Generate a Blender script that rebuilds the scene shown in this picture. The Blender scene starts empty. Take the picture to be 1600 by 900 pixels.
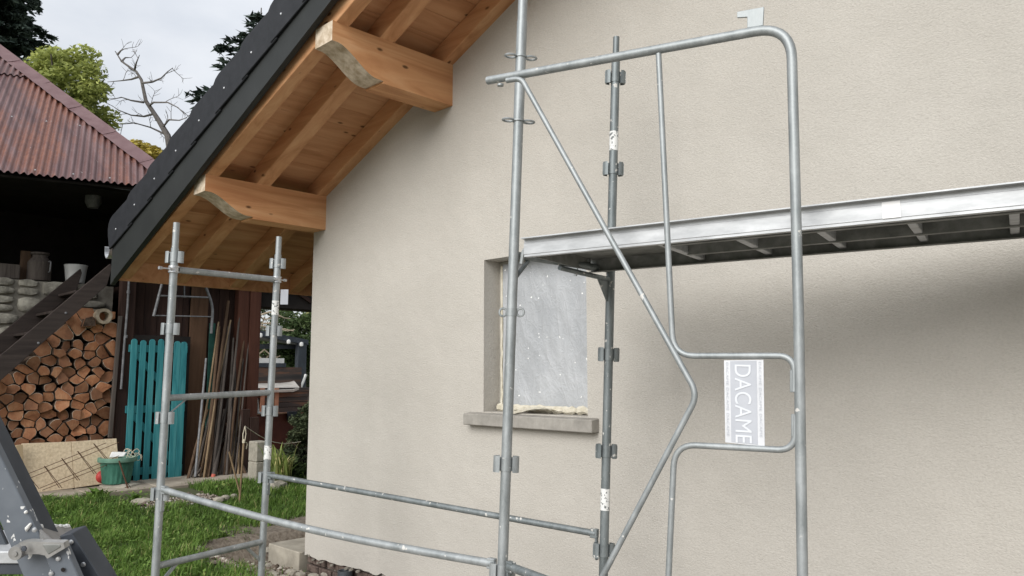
import bpy, bmesh, math, random
import numpy as np
from mathutils import Vector, Matrix, noise as mnoise

random.seed(7)
rng = np.random.default_rng(11)
scene = bpy.context.scene
COL = scene.collection
R = math.radians

# ------------------------------------------------------------------ camera
FPX = 1210.0
YAW = R(44.8)
PIT = math.atan(135 / FPX)
CAM = Vector((0, -3.9, 1.6))
FW = Vector((-math.sin(YAW) * math.cos(PIT), math.cos(YAW) * math.cos(PIT), math.sin(PIT)))
RT = Vector((math.cos(YAW), math.sin(YAW), 0))
UP = RT.cross(FW)
cd = bpy.data.cameras.new("camera")
cam = bpy.data.objects.new("camera", cd)
COL.objects.link(cam)
cd.sensor_width = 36
cd.lens = 36 * FPX / 1600
cd.clip_start = 0.05
cd.clip_end = 2000
cam.location = CAM
cam.rotation_euler = Matrix((RT, UP, -FW)).transposed().to_euler()
scene.camera = cam

# ------------------------------------------------------------------ sky
SUN_DIR = Vector((0.20, -0.86, 0.51)).normalized()      # towards the sun
SUN_EL = math.asin(SUN_DIR.z)
SUN_AZ = math.atan2(SUN_DIR.x, SUN_DIR.y)
world = bpy.data.worlds.new("World")
scene.world = world
world.use_nodes = True
nt = world.node_tree
nt.nodes.clear()
def wn(t, **k):
    n = nt.nodes.new(t)
    for a, b in k.items():
        setattr(n, a, b)
    return n
wl = nt.links.new
w_out = wn("ShaderNodeOutputWorld")
w_bg = wn("ShaderNodeBackground")
w_bg.inputs["Strength"].default_value = 0.1
w_sky = wn("ShaderNodeTexSky", sky_type="NISHITA")
w_sky.sun_disc = False
w_sky.sun_elevation = SUN_EL
w_sky.sun_rotation = SUN_AZ
w_tc = wn("ShaderNodeTexCoord")
w_sep = wn("ShaderNodeSeparateXYZ")
wl(w_tc.outputs["Generated"], w_sep.inputs[0])
w_map = wn("ShaderNodeMapping")
w_map.inputs["Scale"].default_value = (1.5, 1.5, 3.4)
wl(w_tc.outputs["Generated"], w_map.inputs["Vector"])
w_noise = wn("ShaderNodeTexNoise")
w_noise.inputs["Scale"].default_value = 2.1
w_noise.inputs["Detail"].default_value = 6
w_noise.inputs["Roughness"].default_value = 0.55
wl(w_map.outputs[0], w_noise.inputs["Vector"])
w_ramp = wn("ShaderNodeValToRGB")
w_ramp.color_ramp.elements[0].position = 0.33
w_ramp.color_ramp.elements[0].color = (0.72, 0.755, 0.81, 1)
w_ramp.color_ramp.elements[1].position = 0.68
w_ramp.color_ramp.elements[1].color = (0.97, 0.98, 1.0, 1)
wl(w_noise.outputs["Fac"], w_ramp.inputs[0])
# overcast dome: a little brighter overhead than near the horizon
w_clamp = wn("ShaderNodeMath", operation="MAXIMUM")
w_clamp.inputs[1].default_value = 0
wl(w_sep.outputs["Z"], w_clamp.inputs[0])
w_ma = wn("ShaderNodeMath", operation="MULTIPLY_ADD")
w_ma.inputs[1].default_value = 3.6
w_ma.inputs[2].default_value = 3.2
wl(w_clamp.outputs[0], w_ma.inputs[0])
w_mul = wn("ShaderNodeVectorMath", operation="SCALE")
wl(w_ramp.outputs["Color"], w_mul.inputs[0])
wl(w_ma.outputs[0], w_mul.inputs["Scale"])
w_mix = wn("ShaderNodeMix", data_type="RGBA")
w_mix.inputs["Factor"].default_value = 0.9
wl(w_sky.outputs[0], w_mix.inputs["A"])
wl(w_mul.outputs[0], w_mix.inputs["B"])
wl(w_mix.outputs["Result"], w_bg.inputs["Color"])
wl(w_bg.outputs[0], w_out.inputs["Surface"])

# ------------------------------------------------------------------ sun behind cloud
sd = bpy.data.lights.new("sun", "SUN")
sd.energy = 1.5
sd.angle = R(43)
sd.color = (1.0, 0.98, 0.95)
sun = bpy.data.objects.new("sun", sd)
COL.objects.link(sun)
sun.rotation_euler = (-SUN_DIR).to_track_quat("-Z", "Y").to_euler()

scene.view_settings.view_transform = "Standard"
scene.view_settings.look = "None"
scene.view_settings.gamma = 1
scene.view_settings.use_curve_mapping = False
scene.view_settings.exposure = 1.15

# ------------------------------------------------------------------ measuring helpers
def ray(x, y):
    return FW * FPX + RT * (x - 800) + UP * (450 - y)
def onpl(x, y, P, n):
    r = ray(x, y); n = Vector(n)
    return CAM + r * ((Vector(P) - CAM).dot(n) / r.dot(n))
def onY(x, y, Y): return onpl(x, y, (0, Y, 0), (0, 1, 0))
def onX(x, y, X): return onpl(x, y, (X, 0, 0), (1, 0, 0))
def onZ(x, y, Z): return onpl(x, y, (0, 0, Z), (0, 0, 1))
def atd(x, y, d): return CAM + ray(x, y) * (d / FPX)
FWH = Vector((FW.x, FW.y, 0)).normalized()
def lin(r, g, b):
    f = lambda c: (c / 255 / 12.92) if c / 255 <= 0.04045 else ((c / 255 + 0.055) / 1.055) ** 2.4
    return (f(r), f(g), f(b))

# ------------------------------------------------------------------ object helpers
class MB:
    """collects shapes in world coordinates, then becomes one mesh"""
    def __init__(self):
        self.v = []; self.f = []; self.m = []; self.s = []
    def add(self, vs, fs, mi=0, smooth=False):
        o = len(self.v)
        self.v += [tuple(p) for p in vs]
        for f in fs:
            self.f.append(tuple(i + o for i in f)); self.m.append(mi); self.s.append(smooth)
        return self
    def frame_box(self, c, ax, ay, az, mi=0):
        """box with centre c and half-extent vectors"""
        c = Vector(c)
        vs = [c + ax * sx + ay * sy + az * sz for sz in (-1, 1) for sy in (-1, 1) for sx in (-1, 1)]
        return self.add(vs, [(0, 2, 3, 1), (4, 5, 7, 6), (0, 1, 5, 4), (2, 6, 7, 3), (0, 4, 6, 2), (1, 3, 7, 5)], mi)
    def box(self, x0, x1, y0, y1, z0, z1, mi=0):
        return self.frame_box(((x0 + x1) / 2, (y0 + y1) / 2, (z0 + z1) / 2), Vector(((x1 - x0) / 2, 0, 0)),
                              Vector((0, (y1 - y0) / 2, 0)), Vector((0, 0, (z1 - z0) / 2)), mi)
    def bar(self, p, q, w, h, side=None, mi=0):
        """rectangular bar from p to q, w across 'side', h across the third axis"""
        p, q = Vector(p), Vector(q)
        d = (q - p)
        a = d.normalized()
        s = Vector(side) if side is not None else (Vector((0, 0, 1)).cross(a) if abs(a.z) < .95 else Vector((1, 0, 0)))
        s = (s - a * s.dot(a)).normalized()
        t = a.cross(s)
        return self.frame_box((p + q) / 2, d / 2, s * (w / 2), t * (h / 2), mi)
    def tube(self, pts, r, seg=12, mi=0, cap=True, hollow=0.0, closed=False):
        pts = [Vector(p) for p in pts]
        n = len(pts)
        rr = r if isinstance(r, (list, tuple)) else [r] * n
        tang = []
        for i in range(n):
            if closed:
                a, b = pts[i - 1], pts[(i + 1) % n]
            else:
                a, b = pts[max(0, i - 1)], pts[min(n - 1, i + 1)]
            tang.append((b - a).normalized())
        t0 = tang[0]
        ref = Vector((0, 0, 1)) if abs(t0.z) < .9 else Vector((1, 0, 0))
        s = ref.cross(t0).normalized()
        vs = []
        for i in range(n):
            t = tang[i]
            s = (s - t * s.dot(t)).normalized()
            u = t.cross(s)
            for k in range(seg):
                a = 2 * math.pi * k / seg
                vs.append(pts[i] + (s * math.cos(a) + u * math.sin(a)) * rr[i])
        fs = []
        m = n if closed else n - 1
        for i in range(m):
            j = (i + 1) % n
            for k in range(seg):
                k2 = (k + 1) % seg
                fs.append((i * seg + k, i * seg + k2, j * seg + k2, j * seg + k))
        self.add(vs, fs, mi, True)
        if cap and not closed:
            if hollow > 0:
                for i, sg in ((0, 1), (n - 1, -1)):
                    c = pts[i]
                    ring = [Vector(vs[i * seg + k]) for k in range(seg)]
                    inner = [c + (p - c) * hollow for p in ring]
                    deep = [p + tang[i] * (sg * rr[i] * 2.5) for p in inner]
                    f2 = []
                    for k in range(seg):
                        k2 = (k + 1) % seg
                        a = (k, k2, seg + k2, seg + k); b = (seg + k, seg + k2, 2 * seg + k2, 2 * seg + k)
                        if sg < 0: a = a[::-1]; b = b[::-1]
                        f2 += [a[::-1], b[::-1]]
                    f2.append(tuple(range(2 * seg, 3 * seg)))
                    self.add(ring + inner + deep, f2, mi, False)
            else:
                self.add(vs[:seg], [tuple(reversed(range(seg)))], mi)
                self.add(vs[-seg:], [tuple(range(seg))], mi)
        return self
    def prism(self, poly, ext, mi=0):
        """closed polygon (list of points) pushed along the vector ext"""
        poly = [Vector(p) for p in poly]; ext = Vector(ext); n = len(poly)
        nn = Vector((0, 0, 0))
        for i in range(n):
            nn += (poly[i] - poly[0]).cross(poly[(i + 1) % n] - poly[0])
        if nn.dot(ext) > 0: poly.reverse()
        vs = poly + [p + ext for p in poly]
        fs = [tuple(range(n)), tuple(range(2 * n - 1, n - 1, -1))]
        fs += [(i, i + n, (i + 1) % n + n, (i + 1) % n) for i in range(n)]
        return self.add(vs, fs, mi)
    def lathe(self, c, prof, seg=20, mi=0, axis=None):
        """prof: list of (radius, height)"""
        c = Vector(c); vs = []; n = len(prof)
        az = Vector(axis).normalized() if axis is not None else Vector((0, 0, 1))
        ax = (Vector((1, 0, 0)) if abs(az.x) < .9 else Vector((0, 1, 0))); ax = (ax - az * ax.dot(az)).normalized(); ay = az.cross(ax)
        for r, h in prof:
            for k in range(seg):
                a = 2 * math.pi * k / seg
                vs.append(c + ax * (r * math.cos(a)) + ay * (r * math.sin(a)) + az * h)
        fs = [(i * seg + k, i * seg + (k + 1) % seg, (i + 1) * seg + (k + 1) % seg, (i + 1) * seg + k)
              for i in range(n - 1) for k in range(seg)]
        return self.add(vs, fs, mi, True)
    def mesh(self, name, off=Vector((0, 0, 0)), mats=(), bevel=0.0, sharp=35):
        me = bpy.data.meshes.new(name)
        me.from_pydata([(p[0] - off.x, p[1] - off.y, p[2] - off.z) for p in self.v], [], self.f)
        me.polygons.foreach_set("material_index", self.m)
        me.polygons.foreach_set("use_smooth", self.s)
        for m in mats: me.materials.append(m)
        me.update()
        if bevel > 0:
            bm = bmesh.new(); bm.from_mesh(me)
            bmesh.ops.remove_doubles(bm, verts=bm.verts, dist=1e-5)
            bmesh.ops.bevel(bm, geom=list(bm.edges), offset=bevel, segments=1, affect="EDGES", clamp_overlap=True)
            bm.to_mesh(me); bm.free()
        if any(self.s):
            me.set_sharp_from_angle(angle=R(sharp))
        return me
    def build(self, name, mats, parent=None, bevel=0.0, sharp=35):
        if not isinstance(mats, (list, tuple)): mats = [mats]
        root = parent
        while root is not None and root.parent is not None: root = root.parent
        if root is None:
            # a thing of one mesh: origin at its base
            a = np.array(self.v)
            off = Vector(((a[:, 0].min() + a[:, 0].max()) / 2, (a[:, 1].min() + a[:, 1].max()) / 2, a[:, 2].min()))
        else:
            off = root.location.copy()
        me = self.mesh(name, off, mats, bevel, sharp)
        o = bpy.data.objects.new(name, me)
        COL.objects.link(o)
        if parent is not None: o.parent = parent
        else: o.location = off
        return o

def tag(o, label, cat, group=None, kind=None):
    o["label"] = label; o["category"] = cat
    if group: o["group"] = group
    if kind: o["kind"] = kind
    return o
def struct(o):
    o["kind"] = "structure"; return o
def stuff(o, label=None, cat=None):
    o["kind"] = "stuff"
    if label: o["label"] = label; o["category"] = cat
    return o
def thing(name, loc, label, cat, group=None):
    o = bpy.data.objects.new(name, None)
    COL.objects.link(o)
    o.location = Vector(loc); o.empty_display_size = .1
    return tag(o, label, cat, group)
def mesh_raw(name, verts, faces, mats, uvrand=None, smooth=False):
    """fast mesh from numpy arrays (faces all the same size)"""
    me = bpy.data.meshes.new(name)
    verts = np.asarray(verts, np.float32); faces = np.asarray(faces, np.int32)
    k = faces.shape[1]
    me.vertices.add(len(verts)); me.vertices.foreach_set("co", verts.ravel())
    me.loops.add(faces.size); me.loops.foreach_set("vertex_index", faces.ravel())
    me.polygons.add(len(faces))
    me.polygons.foreach_set("loop_start", np.arange(0, faces.size, k, dtype=np.int32))
    if smooth: me.polygons.foreach_set("use_smooth", np.ones(len(faces), bool))
    if uvrand is not None:
        at = me.attributes.new("tint", "FLOAT", "POINT")
        at.data.foreach_set("value", np.asarray(uvrand, np.float32))
    for m in mats: me.materials.append(m)
    me.update(calc_edges=True)
    return me

# ------------------------------------------------------------------ materials
class NT:
    def __init__(self, name):
        self.mat = bpy.data.materials.new(name); self.mat.use_nodes = True
        self.t = self.mat.node_tree; self.b = self.t.nodes["Principled BSDF"]
    def n(self, t, **k):
        x = self.t.nodes.new(t)
        for a, b in k.items(): setattr(x, a, b)
        return x
    def l(self, a, b): self.t.links.new(a, b)
    def coord(self, scale=(1, 1, 1), rot=(0, 0, 0), rand=False):
        tc = self.n("ShaderNodeTexCoord"); mp = self.n("ShaderNodeMapping")
        mp.inputs["Scale"].default_value = scale; mp.inputs["Rotation"].default_value = rot
        if rand:
            oi = self.n("ShaderNodeObjectInfo"); ad = self.n("ShaderNodeVectorMath", operation="MULTIPLY_ADD")
            ad.inputs[1].default_value = (37, 53, 71); cb = self.n("ShaderNodeCombineXYZ")
            for i in range(3): self.l(oi.outputs["Random"], cb.inputs[i])
            self.l(cb.outputs[0], ad.inputs[0]); self.l(tc.outputs["Object"], ad.inputs[2]); self.l(ad.outputs[0], mp.inputs["Vector"])
        else:
            self.l(tc.outputs["Object"], mp.inputs["Vector"])
        return mp.outputs[0]
    def noise(self, vec, scale, detail=4, rough=.55, dist=0):
        x = self.n("ShaderNodeTexNoise"); x.inputs["Scale"].default_value = scale; x.inputs["Detail"].default_value = detail
        x.inputs["Roughness"].default_value = rough; x.inputs["Distortion"].default_value = dist
        self.l(vec, x.inputs["Vector"]); return x.outputs["Fac"]
    def ramp(self, fac, stops):
        x = self.n("ShaderNodeValToRGB"); cr = x.color_ramp
        while len(cr.elements) < len(stops): cr.elements.new(.5)
        for e, (p, c) in zip(cr.elements, stops):
            e.position = p; e.color = (*c, 1) if len(c) == 3 else c
        self.l(fac, x.inputs[0]); return x.outputs["Color"]
    def mix(self, fac, a, b, mode="MIX"):
        x = self.n("ShaderNodeMix", data_type="RGBA", blend_type=mode)
        for s, v in (("Factor", fac), ("A", a), ("B", b)):
            if hasattr(v, "is_output") or hasattr(v, "links"): self.l(v, x.inputs[s])
            elif s == "Factor": x.inputs[s].default_value = v
            else: x.inputs[s].default_value = (*v, 1)
        return x.outputs["Result"]
    def math(self, op, a, b=None, clamp=False):
        x = self.n("ShaderNodeMath", operation=op); x.use_clamp = clamp
        for i, v in enumerate((a, b)):
            if v is None: continue
            if hasattr(v, "links"): self.l(v, x.inputs[i])
            else: x.inputs[i].default_value = v
        return x.outputs[0]
    def rand(self):
        return self.n("ShaderNodeObjectInfo").outputs["Random"]
    def bump(self, h, strength=.3, dist=.01, prev=None):
        x = self.n("ShaderNodeBump"); x.inputs["Strength"].default_value = strength; x.inputs["Distance"].default_value = dist
        self.l(h, x.inputs["Height"])
        if prev is not None: self.l(prev, x.inputs["Normal"])
        self.l(x.outputs[0], self.b.inputs["Normal"]); return x.outputs[0]
    def base(self, c):
        if hasattr(c, "links"): self.l(c, self.b.inputs["Base Color"])
        else: self.b.inputs["Base Color"].default_value = (*c, 1)
    def set(self, **k):
        for a, v in k.items():
            s = self.b.inputs[a.replace("_", " ")]
            if hasattr(v, "links"): self.l(v, s)
            else: s.default_value = v
        return self

def simple(name, c1, c2, scale=6, rough=.7, bump=.2, bd=.004, metal=0, stretch=(1, 1, 1), rand=True, lo=.35, hi=.65, spec=.3):
    m = NT(name); v = m.coord(stretch, rand=rand)
    f = m.noise(v, scale, 5, .6)
    m.base(m.ramp(f, [(lo, c1), (hi, c2)]))
    m.set(Roughness=rough, Metallic=metal); m.b.inputs["Specular IOR Level"].default_value = spec
    if bump: m.bump(m.noise(v, scale * 5, 4, .6), bump, bd)
    return m.mat

def wood(name, axis, c_dark, c_mid, c_light, rough=.6, knots=True, ring=9, knot_c=(.07, .03, .012), vary=.25, bump=.12):
    """sawn timber with grain running along the axis"""
    m = NT(name); k = {"X": 0, "Y": 1, "Z": 2}[axis]
    s = [1, 1, 1]; s[k] = .09
    v = m.coord(tuple(s), rand=True)
    f1 = m.noise(v, ring, 5, .6, 1.2); f2 = m.noise(v, ring * 9, 3, .6)
    col = m.ramp(f1, [(.3, c_dark), (.5, c_mid), (.72, c_light)])
    col = m.mix(m.math("MULTIPLY", f2, .35), col, c_dark)
    h = f2
    if knots:
        s2 = [7.5, 7.5, 7.5]; s2[k] = 3.4
        v2 = m.coord(tuple(s2), rand=True)
        vo = m.n("ShaderNodeTexVoronoi"); vo.inputs["Scale"].default_value = 1; m.l(v2, vo.inputs["Vector"])
        kf = m.n("ShaderNodeMapRange"); kf.inputs["From Min"].default_value = .06; kf.inputs["From Max"].default_value = .12
        kf.inputs["To Min"].default_value = .9; kf.inputs["To Max"].default_value = 0
        m.l(vo.outputs["Distance"], kf.inputs["Value"]); col = m.mix(kf.outputs[0], col, knot_c)
    r = m.rand(); col = m.mix(m.math("MULTIPLY", r, vary), col, c_dark)
    m.base(col); m.set(Roughness=rough); m.b.inputs["Specular IOR Level"].default_value = .25
    m.bump(h, bump, .003)
    return m.mat

M = {}
# render with horizontal float marks
m = NT("stucco"); v = m.coord(); vs = m.coord((1, 1, 1.5))
big = m.noise(v, .9, 5, .6); mid = m.noise(v, 7, 5, .65)
col = m.ramp(big, [(.3, (.468, .442, .396)), (.7, (.55, .522, .472))])
col = m.mix(m.math("MULTIPLY", mid, .30), col, (.405, .378, .342))
fine = m.noise(v, 75, 3, .6); col = m.mix(m.math("MULTIPLY", m.math("SUBTRACT", fine, .40, True), 1.1), col, (.35, .325, .292))
sepz = m.n("ShaderNodeSeparateXYZ"); m.l(v, sepz.inputs[0]); splash = m.math("MULTIPLY", m.math("SUBTRACT", .75, m.math("MULTIPLY", sepz.outputs["Z"], 1.4), True), m.noise(v, 9, 5, .7)); col = m.mix(m.math("MULTIPLY", splash, .35), col, (.33, .29, .24))
m.base(col); m.set(Roughness=.92); m.b.inputs["Specular IOR Level"].default_value = .12
g1 = m.noise(vs, 78, 4, .65, .4); g2 = m.noise(v, 170, 2, .5)
hh = m.math("ADD", m.math("MULTIPLY", g1, 1.0), m.math("MULTIPLY", g2, .35))
nb0 = m.bump(m.noise(v, 4.5, 4, .55), .22, .05); m.bump(hh, .66, .0075, nb0); M["stucco"] = m.mat
# hot-dip galvanised tube with plaster specks
def galv(name, a, b, spots=.73):
    m = NT(name); v = m.coord(rand=True); vs = m.coord((1, 1, .35), rand=True)
    f = m.noise(vs, 14, 6, .72); f2 = m.noise(v, 60, 3, .6)
    col = m.ramp(f, [(.32, a), (.66, b)]); col = m.mix(m.math("MULTIPLY", f2, .3), col, (.16, .175, .18))
    sp = m.math("MAXIMUM", m.noise(v, 33, 2, .5), m.math("SUBTRACT", m.noise(v, 12, 3, .6), .01)); msk = m.ramp(sp, [(spots - .03, (0, 0, 0)), (spots, (1, 1, 1))])
    col = m.mix(m.math("MULTIPLY", msk, .8), col, (.62, .6, .56)); m.base(col)
    m.set(Roughness=m.ramp(f, [(.3, (.44,) * 3), (.7, (.62,) * 3)]), Metallic=m.math("SUBTRACT", .5, m.math("MULTIPLY", msk, .48)))
    m.bump(f2, .12, .002); return m.mat
M["galv"] = galv("galvanised_steel", (.25, .272, .275), (.43, .452, .455))
M["galv_old"] = galv("weathered_galvanised_steel", (.13, .15, .153), (.27, .296, .30), .70)
m = NT("aluminium"); v = m.coord((.18, 1, 1)); f = m.noise(v, 30, 5, .6)
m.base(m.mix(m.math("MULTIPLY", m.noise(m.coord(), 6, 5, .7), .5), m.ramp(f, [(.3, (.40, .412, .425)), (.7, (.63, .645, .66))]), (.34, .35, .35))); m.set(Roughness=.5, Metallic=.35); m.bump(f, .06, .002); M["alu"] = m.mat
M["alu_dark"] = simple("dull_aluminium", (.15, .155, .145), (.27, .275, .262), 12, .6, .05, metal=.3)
M["purlin"] = wood("purlin_timber", "Y", (.44, .195, .085), (.63, .335, .16), (.75, .47, .265), ring=7, vary=.1)
M["endgrain"] = simple("weathered_end_grain", (.40, .31, .21), (.68, .58, .46), 16, .8, .3)
M["soffit"] = wood("soffit_board", "Y", (.39, .185, .085), (.57, .305, .155), (.69, .41, .23), ring=6, vary=.18)
M["rafter"] = wood("rafter_timber", "X", (.42, .20, .09), (.60, .32, .16), (.71, .43, .235), ring=7, vary=.15)
M["barge"] = simple("anthracite_sheet", (.0195, .0215, .0208), (.025, .0272, .0262), 3, .55, .03, metal=.0)
M["tile"] = simple("anthracite_tile", (.0120, .0132, .0158), (.0195, .0208, .0245), 14, .62, .25, .002)
M["zinc"] = simple("zinc", (.42, .43, .44), (.6, .61, .62), 10, .4, .05, metal=.7)
M["screw"] = simple("bright_screw", (.75, .76, .78), (.85, .86, .88), 10, .35, 0, metal=.3)
m = NT("concrete"); v = m.coord(rand=True); f = m.noise(v, 9, 6, .65); f2 = m.noise(v, 55, 3, .6); fs = m.noise(m.coord((6, 6, .8), rand=True), 7, 4, .6)
col = m.ramp(f, [(.3, (.24, .225, .2)), (.7, (.40, .375, .335))]); col = m.mix(m.math("MULTIPLY", fs, .45), col, (.17, .16, .145))
m.base(col); m.set(Roughness=.9); m.bump(f2, .35, .004); M["concrete"] = m.mat
M["slab"] = simple("pale_concrete", (.27, .245, .2), (.40, .365, .3), 6, .92, .4, .006)
M["path"] = simple("worn_concrete_path", (.24, .20, .16), (.40, .35, .28), 3, .93, .5, .01)
M["brick"] = simple("dirty_brick", (.07, .05, .042), (.16, .12, .1), 20, .95, .6, .01)
M["mortar_crumb"] = simple("mortar_crumb", (.36, .33, .29), (.55, .52, .47), 25, .95, .6, .01)
M["pvc"] = simple("grey_plastic_pipe", (.06, .068, .075), (.1, .11, .12), 8, .5, .05)
M["foam"] = simple("sealing_foam", (.50, .46, .36), (.66, .62, .52), 18, .85, .6, .01)
M["winframe"] = simple("window_frame", (.30, .29, .25), (.42, .4, .35), 6, .6, .05)
M["tape"] = None
m = NT("worn_white_tape"); v = m.coord(rand=True); f = m.noise(v, 55, 3, .6)
m.base(m.ramp(f, [(.40, (.16, .17, .17)), (.45, (.74, .74, .72))])); m.set(Roughness=.6); M["tape"] = m.mat
# wrinkled building film with plaster specks
m = NT("plastic_film"); v = m.coord((1, 1, .5), rot=(0, R(28), 0)); v0 = m.coord()
def ridge(n_, p):
    return m.math("POWER", m.math("SUBTRACT", 1.0, m.math("ABSOLUTE", m.math("MULTIPLY", m.math("SUBTRACT", n_, .5), 3.2)), True), p)
r1 = ridge(m.noise(v, 4.5, 3, .5, .6), 5); r2 = ridge(m.noise(m.coord((1, 1, .45), rot=(0, R(-30), 0)), 9, 3, .5, .8), 6); r3 = ridge(m.noise(v0, 16, 3, .55, 1.0), 6)
low = m.noise(v0, 3, 2, .5)
sp = m.noise(v0, 27, 1, .5); msk = m.ramp(sp, [(.725, (0, 0, 0)), (.74, (1, 1, 1))])
cre = m.math("ADD", r1, m.math("ADD", m.math("MULTIPLY", r2, .7), m.math("MULTIPLY", r3, .45)))
fc = m.mix(m.math("MULTIPLY", cre, .08, True), m.ramp(low, [(.3, (.33, .342, .355)), (.7, (.43, .442, .455))]), (.66, .67, .68))
m.base(m.mix(msk, fc, (.85, .85, .83))); m.set(Roughness=.38); m.b.inputs["Specular IOR Level"].default_value = .5
m.bump(m.math("ADD", cre, low), .24, .02); M["film"] = m.mat
# sign
M["sign_white"] = simple("sign_white", (.56, .57, .59), (.64, .65, .67), 8, .5, 0)
M["sign_grey"] = simple("sign_grey", (.40, .415, .45), (.46, .475, .51), 5, .5, 0)
M["sign_pale"] = simple("sign_lettering", (.58, .60, .63), (.64, .66, .69), 5, .5, 0)
M["sign_micro"] = simple("sign_border_lettering", (.45, .465, .50), (.50, .515, .55), 5, .5, 0)
M["sticker"] = simple("white_sticker", (.78, .78, .78), (.86, .86, .86), 5, .5, 0)
# barn
def corrug():
    m = NT("painted_corrugated_sheet"); v = m.coord(); vs = m.coord((.14, 2.2, .2), rot=(0, 0, R(17)))
    f = m.noise(vs, 3.2, 5, .65, .5); big = m.noise(v, .8, 3, .5)
    col = m.ramp(f, [(.3, (.085, .036, .034)), (.5, (.128, .064, .060)), (.7, (.175, .105, .102))])
    rust = m.ramp(m.noise(m.coord((.22, 1.1, .3), rot=(0, 0, R(17))), 1.3, 5, .7), [(.46, (0, 0, 0)), (.56, (1, 1, 1))])
    rc = m.ramp(m.noise(v, 14, 4, .7), [(.3, (.13, .040, .024)), (.7, (.24, .095, .052))])
    col = m.mix(m.math("MULTIPLY", rust, .75), col, rc)
    sp = m.ramp(m.noise(v, 11, 3, .6), [(.72, (0, 0, 0)), (.75, (1, 1, 1))]); col = m.mix(m.math("MULTIPLY", sp, .7), col, (.5, .43, .4))
    m.base(col); m.set(Roughness=.5, Metallic=.12); m.bump(m.noise(v, 40, 3, .6), .1, .003); return m.mat
M["corr"] = corrug()
M["flash"] = simple("hip_flashing", (.115, .062, .065), (.16, .098, .10), 4, .6, .2, .006)
M["dark_edge"] = simple("dark_roof_edge", (.012, .012, .014), (.03, .03, .032), 6, .8, .2)  # plain near-black for the far slope and the passage roof
M["barnwood"] = wood("old_dark_boards", "Z", (.022, .012, .010), (.045, .024, .018), (.07, .038, .027), rough=.85, knots=False, ring=8, vary=.3, bump=.3)
M["brownwood"] = wood("brown_board", "Z", (.07, .037, .022), (.12, .066, .038), (.16, .092, .055), rough=.8, ring=8, vary=.1, bump=.3)
M["redwood"] = wood("reddish_post", "Z", (.055, .020, .013), (.095, .036, .022), (.13, .052, .032), rough=.8, ring=8, vary=.1, bump=.3)
M["stairwood"] = wood("stair_timber", "Y", (.028, .021, .019), (.05, .038, .033), (.075, .058, .05), rough=.8, knots=False, ring=8, vary=.2, bump=.3)
M["black"] = simple("shade_black", (.012, .010, .009), (.022, .018, .016), 4, .95, .2)  # near-black put in for the shade of interiors, holes and gaps
M["stone"] = simple("field_stone", (.2, .185, .155), (.42, .395, .33), 7, .95, .8, .02)
M["mortar"] = simple("lime_mortar", (.16, .145, .12), (.25, .23, .195), 9, .95, .6, .01)
M["turq"] = wood("turquoise_paint", "Z", (.022, .14, .165), (.048, .26, .28), (.12, .37, .375), rough=.6, knots=False, ring=10, vary=.2, bump=.25)
m = NT("cut_wood"); v = m.coord((1, 1, 1), rand=True); f = m.noise(v, 9, 5, .65, .6); fl = m.noise(m.coord((.4, 5, 1.2), rot=(R(35), 0, 0), rand=True), 14, 3, .6)
col = m.ramp(f, [(.28, (.27, .10, .045)), (.5, (.53, .225, .10)), (.75, (.70, .38, .20))]); col = m.mix(m.math("MULTIPLY", fl, .5), col, (.14, .05, .025))
col = m.mix(m.math("MULTIPLY", m.rand(), .6), col, (.16, .085, .05)); m.base(col); m.set(Roughness=.85); m.bump(fl, .4, .006); M["cut"] = m.mat
M["bark"] = simple("log_bark", (.05, .032, .022), (.13, .09, .065), 22, .95, .8, .01)
M["rim"] = simple("bark_rim", (.26, .2, .15), (.72, .61, .48), 30, .9, .4)
M["hollow"] = simple("weathered_log", (.26, .21, .15), (.45, .38, .28), 9, .9, .6, .008, stretch=(.25, 1, 1))
M["osb"] = simple("chipboard", (.60, .47, .31), (.80, .66, .47), 34, .8, .3, .002)
M["osb_grey"] = simple("grey_chipboard", (.30, .25, .18), (.44, .38, .29), 30, .85, .3, .002)
M["batten"] = wood("pale_batten", "Z", (.34, .25, .15), (.45, .34, .21), (.54, .42, .27), ring=9)
M["rebar"] = simple("rusty_rebar", (.07, .035, .022), (.14, .075, .045), 40, .85, .3)
M["planter"] = simple("green_plastic", (.03, .12, .085), (.05, .165, .12), 10, .55, .15)
M["planter_rim"] = simple("faded_green_rim", (.10, .22, .165), (.17, .30, .23), 10, .6, .15)
M["red"] = simple("red_rubber", (.35, .03, .03), (.45, .05, .045), 6, .5, .05)
M["white"] = simple("off_white_plastic", (.62, .62, .60), (.74, .74, .72), 6, .5, .05)
M["twine"] = simple("twine", (.52, .46, .34), (.68, .62, .50), 20, .9, .2)
M["pole_a"] = wood("grey_pole", "Z", (.06, .049, .042), (.11, .092, .08), (.16, .138, .12), rough=.85, knots=False, ring=14)
M["pole_b"] = wood("brown_pole", "Z", (.06, .036, .022), (.11, .068, .042), (.17, .11, .07), rough=.85, knots=False, ring=14)
M["pole_c"] = wood("pale_cane", "Z", (.17, .115, .065), (.26, .185, .11), (.34, .25, .155), rough=.7, knots=False, ring=14)
M["pole_r"] = simple("red_paint", (.45, .10, .07), (.55, .16, .11), 8, .6, .1)
M["pole_g"] = simple("dark_green_paint", (.012, .055, .045), (.02, .085, .065), 8, .7, .1)
M["rack"] = simple("grey_tube", (.15, .15, .155), (.25, .25, .255), 16, .6, .1, metal=.3)
M["block"] = simple("garden_block", (.26, .24, .2), (.38, .35, .29), 20, .92, .5, .006)
M["corten"] = simple("rust_red_panel", (.095, .022, .014), (.15, .04, .024), 4, .6, .1)
M["corten_rim"] = simple("rust_rim", (.34, .16, .10), (.45, .24, .15), 6, .6, .1)
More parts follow.
